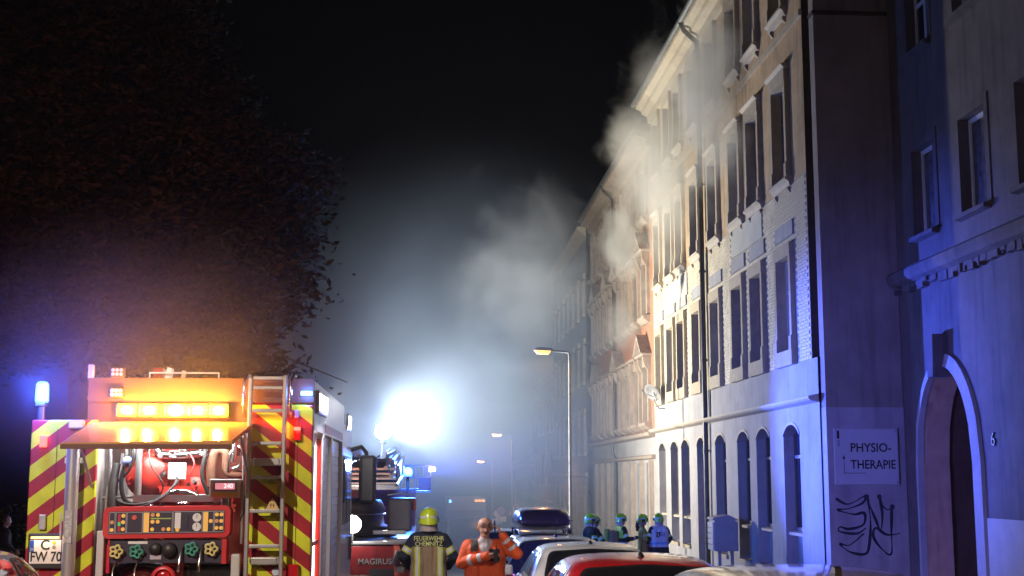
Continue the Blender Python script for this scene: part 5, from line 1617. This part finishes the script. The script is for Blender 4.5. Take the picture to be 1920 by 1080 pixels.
NECKC = M('neck_guard', (.42, .33, .30), .8, bump=.3, bscale=14)
VISOR = M('visor_dark', (.02, .02, .02), .15)

def capsule_mesh(mb, p0, p1, r0, r1, n=12):
    p0, p1 = Vector(p0), Vector(p1)
    ax = p1 - p0
    if ax.length < 1e-5: ax = Vector((0, 0, 1e-4))
    ax.normalize()
    u = ax.orthogonal().normalized(); w = ax.cross(u)
    rings = []
    for k in range(5):
        a = -math.pi / 2 + (math.pi / 2) * k / 4
        rings.append((p0 + ax * r0 * math.sin(a), r0 * math.cos(a)))
    for k in range(5):
        a = (math.pi / 2) * k / 4
        rings.append((p1 + ax * r1 * math.sin(a), r1 * math.cos(a)))
    vs = []
    for c, r in rings:
        for k in range(n):
            t = 2 * math.pi * k / n
            vs.append(c + (u * math.cos(t) + w * math.sin(t)) * max(r, 1e-4))
    fs = [(i * n + k, i * n + (k + 1) % n, (i + 1) * n + (k + 1) % n, (i + 1) * n + k) for i in range(len(rings) - 1) for k in range(n)]
    fs += [tuple(reversed(range(n))), tuple(range((len(rings) - 1) * n, len(rings) * n))]
    mb.add(vs, fs)

def hand_prims(w, d, n, mat, s=1.0, curl=.7):
    """palm, four unequal bent fingers and a thumb from the side of the palm; d = pointing, n = palm normal"""
    w = Vector(w); d = Vector(d).normalized(); n = Vector(n); n = (n - d * n.dot(d)).normalized()
    sd = d.cross(n)
    out = []
    for k in (-1, 0, 1):
        out.append((w + sd * .022 * k * s, w + d * .085 * s + sd * .026 * k * s, .017 * s, .015 * s, mat, []))
    for k, L in ((-1.5, .062), (-.5, .076), (.5, .080), (1.5, .070)):
        b = w + d * .088 * s + sd * .019 * k * s
        d1 = (d * math.cos(curl * .6) + n * math.sin(curl * .6)); d2 = (d * math.cos(curl * 1.7) + n * math.sin(curl * 1.7))
        m1 = b + d1 * L * .5 * s
        out.append((b, m1, .0095 * s, .0085 * s, mat, []))
        out.append((m1, m1 + d2 * L * .55 * s, .0085 * s, .007 * s, mat, []))
    tb = w + d * .02 * s + sd * .035 * s
    td = (d * .6 + sd * .6 + n * .5).normalized()
    m1 = tb + td * .04 * s
    out.append((tb, m1, .013 * s, .010 * s, mat, []))
    out.append((m1, m1 + (td + d * .5).normalized() * .035 * s, .010 * s, .008 * s, mat, []))
    return out

def person(label, loc, rz, prims, mats, rule=None, voxel=.010, scale=1.0, group=None, lean=None):
    t = thing('person', label, 'person', loc, rz, group)
    t.scale = (scale,) * 3
    mb = MB()
    for p in prims:
        capsule_mesh(mb, p[0], p[1], p[2], p[3])
    o = mb.build('body', None, t)
    rm = o.modifiers.new('r', 'REMESH'); rm.mode = 'VOXEL'; rm.voxel_size = voxel; rm.use_smooth_shade = True
    s_ = o.modifiers.new('s', 'SMOOTH'); s_.iterations = 4; s_.factor = .5
    me = evaluated(o); o.modifiers.clear(); o.data = me
    me.materials.clear()
    for m in mats: me.materials.append(m)
    n = len(me.polygons)
    C = np.empty(n * 3, dtype=np.float32); me.polygons.foreach_get('center', C); C = C.reshape(-1, 3).astype(float)
    best = np.full(n, 1e9); mi = np.zeros(n, dtype=np.int32); pi_ = np.zeros(n, dtype=np.int32)
    for k, p in enumerate(prims):
        a = np.array(p[0], float); b = np.array(p[1], float); ab = b - a
        tt_ = np.clip(((C - a) @ ab) / max(ab @ ab, 1e-9), 0, 1)
        dd = np.linalg.norm(C - a - tt_[:, None] * ab, axis=1) - (p[2] + (p[3] - p[2]) * tt_)
        mk = np.full(n, p[4], dtype=np.int32)
        for (t0, t1, m_) in p[5]:
            mk[(tt_ >= t0) & (tt_ <= t1)] = m_
        q = dd < best
        best[q] = dd[q]; mi[q] = mk[q]; pi_[q] = k
    if rule is not None:
        mi = rule(C, mi, pi_)
    # cloth folds: push cloth vertices in and out along their normals
    skin_i = [k for k, m in enumerate(mats) if m is SKIN]
    vm = np.zeros(len(me.vertices), dtype=bool)
    for q in me.polygons:
        if mi[q.index] in skin_i:
            for vi in q.vertices: vm[vi] = True
    seed = Vector((loc[0] * 3.1, loc[1] * 1.7, 0))
    nv = len(me.vertices)
    co = np.empty(nv * 3, dtype=np.float32); me.vertices.foreach_get('co', co); co = co.reshape(-1, 3)
    no = np.empty(nv * 3, dtype=np.float32); me.vertices.foreach_get('normal', no); no = no.reshape(-1, 3)
    amp = np.zeros(nv, dtype=np.float32)
    for k in np.nonzero(~vm)[0]:
        w_ = Vector((co[k, 0] * 9, co[k, 1] * 9, co[k, 2] * 5.5)) + seed
        amp[k] = .011 * mnoise.noise(w_) + .006 * mnoise.noise(w_ * 2.3)
    me.vertices.foreach_set('co', (co + no * amp[:, None]).ravel())
    me.polygons.foreach_set('material_index', mi)
    me.polygons.foreach_set('use_smooth', np.ones(n, dtype=bool))
    me.update()
    return t, o

def legs(m, mb_, h=0.0, spread=.11, step=.06):
    out = []
    for s in (-1, 1):
        x = s * spread
        out += [((x * .85, 0, .92), (x, step * s * .4, .50), .098, .070, m, []),
                ((x, step * s * .4, .50), (x * 1.05, step * s, .12), .068, .050, m, []),
                ((x * 1.05, step * s - .03, .06), (x * 1.15, step * s + .15, .045), .052, .042, mb_, [])]
    return out

def torso(m, hem=.80, w=.125, d=.105, sh=1.42):
    out = []
    for s in (-1, 0, 1):
        out.append(((s * (w + .01), 0, hem), (s * w * .85, 0, 1.10), d + .02, d + .012, m, []))
        out.append(((s * w * .85, 0, 1.10), (s * w * 1.05, 0, 1.33), d + .012, d + .01, m, []))
    out.append(((-.155, -.005, sh), (.155, -.005, sh), .075, .075, m, []))
    out.append(((0, 0, 1.36), (0, .0, 1.47), .095, .065, m, []))
    return out

def head(m, z=1.64, y=.02, turn=0.0):
    c, s = math.cos(turn), math.sin(turn)
    def T(x, yy, zz): return (x * c - yy * s, y + x * s + yy * c, z + zz)
    return [((0, 0, 1.45), (0, .01, 1.55), .058, .054, m, []),
            (T(0, -.015, .03), T(0, .01, .035), .088, .086, m, []),
            (T(0, .025, -.02), T(0, .03, -.03), .072, .068, m, []),
            (T(0, .045, -.075), T(0, .05, -.08), .048, .044, m, []),
            (T(0, .095, -.005), T(0, .112, -.03), .011, .016, m, []),
            (T(-.083, .0, -.0), T(-.088, -.005, -.035), .014, .011, m, []),
            (T(.083, .0, -.0), T(.088, -.005, -.035), .014, .011, m, [])]

def helmet(parent, mat, z=1.66, y=.01, stripe=True, guard=True, turn=0.0, s=1.0):
    e = bpy.data.objects.new('helmet', None)
    # dome built from rings: longer than wide, low brim at the nape, ridge on top
    mb = MB()
    n, m_ = 26, 9
    vs = []
    for i in range(m_ + 1):
        a = (math.pi / 2) * i / m_
        for k in range(n):
            t = 2 * math.pi * k / n
            rx, ry, rz = .128, .152, .150
            drop = -.045 - .03 * max(0, -math.sin(t)) if i == 0 else (0 if i > 1 else -.018)
            fl = 1.06 if i == 0 else 1
            ridge = .012 * math.exp(-(math.cos(t) / .16) ** 2) * math.sin(a * 1.6) if i > 1 else 0
            vs.append((rx * math.cos(a) * math.cos(t) * fl, ry * math.cos(a) * math.sin(t) * fl, rz * math.sin(a) + drop + ridge))
    mb.add(vs, [(i * n + k, i * n + (k + 1) % n, (i + 1) * n + (k + 1) % n, (i + 1) * n + k) for i in range(m_) for k in range(n)], True)
    h = mb.build('helmet', mat, parent)
    h.location = (0, y, z); h.rotation_euler = (0, 0, turn); h.scale = (s, s, s)
    bpy.data.objects.remove(e)
    bv = bvh_of(h)
    if stripe:
        for s_ in (-1, 1):
            decal(bv, [(s_ * .025, .050), (s_ * .115, .022), (s_ * .115, -.004), (s_ * .025, .018)], 'y', -1, .003, 'stripe', HVS, h, cuts=2)
            decal(bv, [(-.10, .03), (.05, .045), (.05, .02), (-.10, .004)], 'x', s_, .003, 'stripe', HVS, h, cuts=2)
        for q in (-.1265, .1265):
            MB().cbox(q - .0085, q + .0085, -.03, .06, -.05, .02, .006).build('side_mount', VISOR, h)
        decal(bv, rpoly([(-.09, -.01), (.09, -.01), (.08, .045), (-.08, .045)], .02), 'y', 1, .004, 'visor', VISOR, h, cuts=2)
    if guard:
        g = MB()
        vs = []
        for i, (r, zz) in enumerate(((.118, -.05), (.112, -.10), (.125, -.16))):
            for k in range(17):
                t = math.pi * (1.05 + .9 * k / 16)
                rr = r * (1 + .03 * math.sin(k * 2.4))
                vs.append((rr * math.cos(t), rr * 1.1 * math.sin(t), zz))
        g.add(vs, [(i * 17 + k, i * 17 + k + 1, (i + 1) * 17 + k + 1, (i + 1) * 17 + k) for i in range(2) for k in range(16)], True)
        g.build('neck_guard', NECKC, h)
    return h

# ---- the firefighter seen from behind -------------------------------------
FY = 19.0
FX = (805 - 800) / 2460 * FY + .0
BAND = [(.50, .80, 2), (.58, .72, 3)]
pr = torso(0, .78, .135, .105) + legs(1, 5)
pr += [((-.19, 0, 1.40), (-.335, -.02, 1.17), .082, .068, 0, BAND), ((-.335, -.02, 1.17), (-.27, .20, 1.03), .066, .052, 0, []),
       ((.19, 0, 1.40), (.335, -.02, 1.17), .082, .068, 0, BAND), ((.335, -.02, 1.17), (.27, .20, 1.03), .066, .052, 0, [])]
pr += hand_prims((-.265, .22, 1.02), (.3, 1, -.1), (1, 0, 0), 5) + hand_prims((.265, .22, 1.02), (-.3, 1, -.1), (-1, 0, 0), 5)
pr += head(4)
NT = 8
def ff_rule(C, mi, pi_):
    x, y, z = C[:, 0], C[:, 1], C[:, 2]
    tor = (pi_ < 8)
    mi = mi.copy()
    mi[tor & (z < 1.30)] = 1
    vs_ = tor & (z < 1.30) & (z > .86)
    ax = np.abs(x)
    mi[vs_ & (ax > .115) & (ax < .185)] = 2
    mi[vs_ & (ax > .135) & (ax < .165)] = 3
    mi[tor & (z > .80) & (z < .91)] = 2
    mi[tor & (z > .83) & (z < .88)] = 3
    return mi
ff, ffb = person('firefighter seen from behind in navy and tan turnout coat with a yellow helmet', (FX, FY, gz(FY)), 0, pr, [NAVY, TAN, HVY, HVS, SKIN, BOOT], ff_rule, .010, 1.07)
helmet(ff, HELM)
for txt, zz, sx in (('FEUERWEHR', 1.405, .86), ('CHEMNITZ', 1.335, .88)):
    o = text('back_lettering', txt, .082, M('lettering_yellow', (.62, .62, .18), .6), ff, (0, -.5, zz), RX, ext=0, bold=.0008, sx=sx)
    wrap_text(o, (0, -.5, zz), sx, bvh_of(ffb), .006)

# ---- the man in the orange jacket with a phone ------------------------------
MY = 16.5
MXp = (908 - 800) / 2460 * MY
pr = torso(0, .72, .14, .112, 1.40) + legs(4, 5)
CUF = [(.30, .44, 1), (.68, .82, 1)]
pr += [((.19, 0, 1.39), (.27, .04, 1.20), .082, .072, 0, []), ((.27, .04, 1.20), (-.02, .25, 1.29), .070, .052, 0, CUF),
       ((-.19, 0, 1.39), (-.38, .06, 1.30), .080, .070, 0, []), ((-.38, .06, 1.30), (-.21, .09, 1.51), .068, .05, 0, CUF)]
pr += hand_prims((-.04, .265, 1.295), (-1, .15, .15), (0, .5, -1), 3, 1.05, .9)
pr += hand_prims((-.195, .085, 1.525), (.45, -.05, .85), (1, .05, 0), 3, 1.0, .7)
pr += head(3, 1.605, .03, .12)
def man_rule(C, mi, pi_):
    x, y, z = C[:, 0], C[:, 1], C[:, 2]
    tor = (pi_ < 8)
    mi = mi.copy()
    fr_ = tor & (y > .02)
    mi[fr_ & (z > 1.20) & (np.abs(x - .0) < (z - 1.20) * .36)] = 2
    mi[tor & (z > 1.33) & (x > .085) & (x < .17)] = 6
    mi[tor & (z > 1.22) & (z < 1.36) & (x < -.04) & (x > -.17) & (y > 0)] = 7
    mi[tor & (z < .93) & (z > .87)] = 1
    return mi
man, manb = person('bald man with glasses in a bright orange rescue jacket holding a phone to his ear', (MXp, MY, gz(MY)), math.pi, pr, [ORG, HVS, SHIRT, SKIN, NAVY, BOOT, GRYC, NAVY], man_rule, .008, 1.04)
HD = Matrix.Translation((0, .03, 1.605)) @ Matrix.Rotation(.12, 4, 'Z')
def face(mb, nm, mat):
    o = mb.build(nm, mat, man); o.matrix_local = HD; return o
mb = MB()
for s in (-1, 1):
    ring = [(s * .034 + .026 * math.cos(t), .098 - .012 * abs(math.cos(t)) * (1 if s * math.cos(t) > 0 else 0), .022 + .020 * math.sin(t)) for t in [2 * math.pi * k / 16 for k in range(17)]]
    mb.tube(ring, .0025, 5)
    mb.tube([(s * .058, .088, .026), (s * .088, .0, .02)], .002, 5)
mb.tube([(-.009, .10, .024), (.009, .10, .024)], .002, 5)
face(mb, 'glasses', BLK)
bvm = bvh_of(manb)
HAIR = M('moustache_grey', (.16, .11, .08), .8, bump=.4, bscale=60)
mb = MB()
mb.tube([(-.030, .094, -.058), (-.015, .104, -.049), (0, .107, -.047), (.015, .104, -.049), (.030, .094, -.058)], [.006, .009, .009, .009, .006], 7)
face(mb, 'moustache', HAIR)
mb = MB()
for s in (-1, 1):
    mb.tube([(s * .016, .099, .050), (s * .036, .094, .056), (s * .054, .080, .048)], [.004, .005, .003], 6)
face(mb, 'eyebrows', HAIR)
mb = MB()
for s in (-1, 1):
    mb.lathe([(.010 * math.sin(math.pi * k / 8), .010 * math.cos(math.pi * k / 8)) for k in range(9)], (s * .034, .089, .022), 'z', 10)
face(mb, 'eyes', M('eye_dark', (.06, .04, .035), .2))
face(MB().tube([(-.022, .094, -.070), (0, .100, -.072), (.022, .094, -.070)], [.003, .007, .003], 6), 'mouth', M('lips', (.22, .06, .05), .5))
mb = MB()
for s in (-1, 1):
    for k in range(5):
        a = -.9 + .25 * k
        mb.tube([(s * .088, -.02 - .01 * k, .01 + .008 * k), (s * .078, -.05 - .012 * k, -.03)], [.010, .008], 5)
face(mb, 'side_hair', HAIR)
MB().cbox(-.118, -.104, .03, .045, 1.52, 1.66, .004).build('x', BLK, man)
ph = bpy.data.objects['x']; ph.name = 'phone'
bpy.data.objects.remove(ph)
ph = thing('mobile_phone', 'dark mobile phone pressed to the ear of the man in orange', 'phone', (MXp + .122, MY - .05, gz(MY) + 1.68))
MB().cbox(-.006, .006, -.035, .035, -.075, .075, .004).build('case', BLK, ph)
ph.rotation_euler = (R(20), 0, R(-12))
rd = thing('hand_radio', 'black hand radio held against the chest of the man in orange', 'radio', (MXp + .12, MY - .33, gz(MY) + 1.33))
MB().cbox(-.028, .028, -.018, .018, -.07, .07, .008).build('case', BLK, rd)
MB().tube([(.015, 0, .07), (.02, 0, .17)], [.007, .005], 6).build('aerial', BLK, rd)
rd.rotation_euler = (0, R(-6), 0)
text('chest_lettering', 'NOTARZT', .035, HVS, man, (-.10, .134, 1.30), Matrix.Rotation(math.pi, 3, 'Z') @ RX, ext=.001) if False else None

# ---- the firefighters by the wall -------------------------------------------
def wall_ff(label, X, d, rz, pose, mats, scale=.95, rule=None, hm=HELG, turn=0.0, fwd=0.0):
    pr = torso(0, .78, .14, .11) + legs(1, 5)
    BND = [(.5, .8, 2), (.58, .72, 3)]
    for s, (el, wr) in zip((-1, 1), pose):
        sh = (s * .19, 0, 1.40)
        pr += [(sh, el, .080, .066, 0, BND), (el, wr, .064, .05, 0, [(.6, .85, 3)])]
        v = Vector(wr) - Vector(el)
        pr += hand_prims(Vector(wr) + v.normalized() * .02, v, (-s, .2, 0), 5, 1.1, .8)
    pr += head(4)
    z0 = gz(d) + (.115 if X > 3.3 else 0)
    t, b = person(label, (X, d, z0), rz, pr, mats, rule or ff_rule, .014, scale, 'firefighters gathered by the wall')
    helmet(t, hm, turn=turn, guard=True)
    return t, b
relax = (((-.30, -.03, 1.15), (-.24, .18, .98)), ((.30, -.03, 1.15), (.24, .18, .98)))
reach = (((-.30, .05, 1.15), (-.16, .32, 1.15)), ((.30, .05, 1.15), (.14, .34, 1.18)))
low = (((-.28, .14, 1.14), (-.14, .30, .96)), ((.28, .14, 1.14), (.14, .30, .96)))
BLKC = M('sooty_black_cloth', (.020, .016, .012), .9, var=.2, vscale=7, bump=.5, bscale=9)
DK = [BLKC, BLKC, HVY, HVS, SKIN, BOOT]
def dark_rule(C, mi, pi_):
    mi = mi.copy(); z = C[:, 2]; tor = pi_ < 8
    mi[tor & (z > .82) & (z < .92)] = 2
    mi[tor & (z > 1.16) & (z < 1.21)] = 3
    return mi
def yel_rule(C, mi, pi_):
    mi = mi.copy(); z = C[:, 2]; x = C[:, 0]; tor = pi_ < 8
    mi[tor & (z > 1.18)] = 2
    mi[tor & (z > 1.02) & (z < 1.08)] = 3
    return mi
def vest_rule(C, mi, pi_):
    mi = mi.copy(); z = C[:, 2]; tor = pi_ < 8
    mi[tor & (z > .95)] = 3
    mi[tor & (z > 1.02) & (z < 1.07)] = 6
    return mi
wall_ff('firefighter in lime helmet half hidden behind the roof box, facing the wall', 3.78, 30.6, R(-70), relax, DK, .96, dark_rule)
wall_ff('firefighter in lime helmet close behind the one at the roof box, leaning right', 3.98, 31.4, R(-80), low, DK, .94, dark_rule)
t, b = wall_ff('stooping firefighter in lime helmet with yellow shoulders and breathing pack', 4.82, 32.8, R(-75), reach, DK, .96, yel_rule)
pk = MB().cbox(-.16, .16, -.36, -.12, 1.02, 1.38, .05).build('breathing_pack', TAN, t)
MB().cyl((0, -.40, 1.0), (0, -.40, 1.42), .075, n=14).build('air_cylinder', M('cylinder_yellow', (.5, .42, .08), .35), pk)
t, b = wall_ff('firefighter in lime helmet with long hair and a red bag facing the vest wearer', 5.42, 33.2, R(-95), reach, [M('olive_yellow_cloth', (.36, .34, .08), .8, bump=.3, bscale=9), NAVY, HVY, HVS, SKIN, BOOT], .95, lambda C, mi, pi_: mi)
MB().cbox(-.16, .16, .10, .26, .84, 1.06, .04).build('red_bag', M('bag_red', (.40, .02, .04), .7), t)
MB().tube([(0, -.09, 1.62), (0, -.13, 1.5), (0, -.14, 1.36)], [.07, .06, .03], 8).build('hair', M('hair_dark', (.03, .02, .015), .7), t)
t, b = wall_ff('firefighter in a pale vest with black lettering on the back', 5.80, 33.0, R(10), relax, [BLKC, M('olive_trousers', (.12, .10, .06), .85), HVY, M('pale_vest', (.55, .55, .58), .6), SKIN, BOOT, M('vest_blue', (.15, .35, .6), .5)], .96, vest_rule)
o = text('back_lettering', 'ZF-1', .17, INK, t, (0, -.6, 1.26), RX, ext=0, bold=.004, sx=.8)
wrap_text(o, (0, -.6, 1.26), .8, bvh_of(b), .008)
# ---- bystanders in the dark on the left --------------------------------------
DARKC = M('dark_coat', (.03, .028, .035), .85, bump=.4, bscale=9)
def bystander(label, X, d, rz, pose, mat, sc=.97):
    pr = torso(0, .80) + legs(1, 2)
    for s, (el, wr) in zip((-1, 1), pose):
        pr += [((s * .19, 0, 1.40), el, .075, .062, 0, []), (el, wr, .06, .046, 0, [])]
        v = Vector(wr) - Vector(el)
        pr += hand_prims(Vector(wr) + v.normalized() * .02, v, (-s, .2, 0), 3, 1, .6)
    pr += head(3)
    t, b = person(label, (X, d, gz(d) + .115), rz, pr, [mat, NAVY, BOOT, SKIN], None, .014, sc, 'bystanders in the dark')
    mb = MB()
    n, m_ = 18, 6
    vs = []
    for i in range(m_ + 1):
        a = -.25 + (math.pi / 2 + .25) * i / m_
        for k in range(n):
            q = 2 * math.pi * k / n
            f = .82 if math.sin(q) > .2 and i < 3 else 1
            vs.append((.096 * math.cos(a) * math.cos(q) * f, -.012 + .112 * math.cos(a) * math.sin(q) * f, 1.665 + .105 * math.sin(a)))
    mb.add(vs, [(i * n + k, i * n + (k + 1) % n, (i + 1) * n + (k + 1) % n, (i + 1) * n + k) for i in range(m_) for k in range(n)], True)
    mb.build('hair', M('hair_dark'), t)
bystander('dark bystander looking on between the red car and the fire engine, leftmost', -9.25, 30.0, R(-60), relax, DARKC)
bystander('dark bystander standing nearer the striped panel, arms folded low', -9.0, 31.4, R(-100), low, M('dark_jacket', (.04, .03, .03), .85, bump=.4))

# ================================================================== SMOKE from the windows
def smoke(name_label, c, r, dens, scale, thr, seed, col=(.62, .62, .58), rot=0.0, detail=4, aniso=.25, bank=False):
    bm = bmesh.new()
    bmesh.ops.create_icosphere(bm, subdivisions=3, radius=1)
    me = bpy.data.meshes.new('smoke_plume'); bm.to_mesh(me); bm.free()
    m = bpy.data.materials.new('smoke_%d' % seed); m.use_nodes = True
    nt = m.node_tree
    for nd in list(nt.nodes): nt.nodes.remove(nd)
    out = nt.nodes.new('ShaderNodeOutputMaterial')
    pv = nt.nodes.new('ShaderNodeVolumePrincipled')
    pv.inputs['Color'].default_value = (*col, 1)
    pv.inputs['Anisotropy'].default_value = aniso
    nt.links.new(pv.outputs[0], out.inputs['Volume'])
    tc = nt.nodes.new('ShaderNodeTexCoord')
    ln = nt.nodes.new('ShaderNodeVectorMath'); ln.operation = 'LENGTH'
    nt.links.new(tc.outputs['Object'], ln.inputs[0])
    sc = nt.nodes.new('ShaderNodeVectorMath'); sc.operation = 'MULTIPLY'
    sc.inputs[1].default_value = (r[0] * scale, r[1] * scale, r[2] * scale)
    nt.links.new(tc.outputs['Object'], sc.inputs[0])
    ad = nt.nodes.new('ShaderNodeVectorMath'); ad.operation = 'ADD'; ad.inputs[1].default_value = (seed * 3.7, seed * 1.3, seed * 7.1)
    nt.links.new(sc.outputs[0], ad.inputs[0])
    nz = nt.nodes.new('ShaderNodeTexNoise'); nz.inputs['Scale'].default_value = 1; nz.inputs['Detail'].default_value = detail
    nz.inputs['Roughness'].default_value = .58; nz.inputs['Distortion'].default_value = .9
    nt.links.new(ad.outputs[0], nz.inputs['Vector'])
    # density = max(0, noise - thr - radius falloff)
    fo = nt.nodes.new('ShaderNodeMapRange'); fo.interpolation_type = 'SMOOTHSTEP'
    fo.inputs[1].default_value = .15; fo.inputs[2].default_value = 1.0; fo.inputs[3].default_value = 0; fo.inputs[4].default_value = .38
    nt.links.new(ln.outputs['Value'], fo.inputs[0])
    s1 = nt.nodes.new('ShaderNodeMath'); s1.operation = 'SUBTRACT'
    nt.links.new(nz.outputs[0], s1.inputs[0]); nt.links.new(fo.outputs[0], s1.inputs[1])
    mr = nt.nodes.new('ShaderNodeMapRange')
    mr.inputs[1].default_value = thr; mr.inputs[2].default_value = thr + .30; mr.inputs[3].default_value = 0; mr.inputs[4].default_value = dens
    nt.links.new(s1.outputs[0], mr.inputs[0])
    if bank:   # a soft bank: even core, smooth edge, gentle unevenness
        fo.inputs[1].default_value = .1; fo.inputs[3].default_value = 1; fo.inputs[4].default_value = 0
        mr.inputs[1].default_value = .3; mr.inputs[2].default_value = .7; mr.inputs[3].default_value = dens * .1; mr.inputs[4].default_value = dens * 1.9
        nt.links.new(nz.outputs[0], mr.inputs[0])
        mu = nt.nodes.new('ShaderNodeMath'); mu.operation = 'MULTIPLY'
        nt.links.new(mr.outputs[0], mu.inputs[0]); nt.links.new(fo.outputs[0], mu.inputs[1])
        nt.links.new(mu.outputs[0], pv.inputs['Density'])
    else:
        nt.links.new(mr.outputs[0], pv.inputs['Density'])
    o = link('smoke_plume', me, m)
    o.location = c; o.scale = r; o.rotation_euler = (0, R(rot), 0)
    return tag(o, name_label, 'smoke', None, 'stuff')
SM = (.94, .94, .90)
smoke('thick pale smoke billowing from the top storey of the pale house', (7.6, 34.2, 12.6), (1.2, 3.4, 4.0), .8, .6, .22, 1, SM)
smoke('smoke curling off the end of the eaves', (7.2, 45.6, 14.0), (1.5, 2.8, 2.0), .55, .75, .28, 2, SM)
smoke('dense smoke ball at the upper storeys of the ornate house', (7.4, 48.8, 11.0), (1.3, 4.2, 2.3), .9, .75, .26, 3, SM)
smoke('thin smoke drifting along the second storey of the ornate house', (7.4, 49.4, 7.8), (1.0, 3.2, 1.6), .45, .8, .28, 4, SM)
smoke('smoke trailing between the second storey windows of the pale house', (7.5, 40.2, 11.0), (1.1, 4.4, 4.0), .45, .5, .24, 5, SM)
smoke('broad smoke bank drifting across the far street', (1.2, 57, 3.0), (11.5, 29, 13), .033, .20, .30, 6, (.39, .51, .73), detail=5, bank=True, aniso=.3)

smoke('long torn smoke drift along the upper storeys of both brick houses', (7.0, 39.5, 12.2), (1.8, 9.5, 4.4), .22, .6, .27, 8, SM)
smoke('ragged smoke drifting out over the street from the ornate house', (3.6, 50, 9.6), (4.6, 8.5, 4.8), .085, .33, .26, 9, (.7, .76, .84))
smoke('thin smoke hanging round the amber lights of the fire engine', (-2.3, 11.9, 3.1), (2.6, 2.0, 1.6), .05, .5, .30, 7, (.85, .85, .85), detail=2, bank=True, aniso=.3)  # added volume, stands in for the glare halo round the engine lights

# ================================================================== HAZE
hz = MB().box(-150, 150, -45, 268, -14.5, 26).build('haze', None)
hm = bpy.data.materials.new('haze_air'); hm.use_nodes = True
nt = hm.node_tree
for nd in list(nt.nodes): nt.nodes.remove(nd)
out = nt.nodes.new('ShaderNodeOutputMaterial'); pv = nt.nodes.new('ShaderNodeVolumePrincipled')
pv.inputs['Color'].default_value = (.8, .82, .86, 1)
pv.inputs['Density'].default_value = .0004
pv.inputs['Anisotropy'].default_value = .65
nt.links.new(pv.outputs[0], out.inputs['Volume'])
hz.data.materials.append(hm)
tag(hz, kind='stuff')
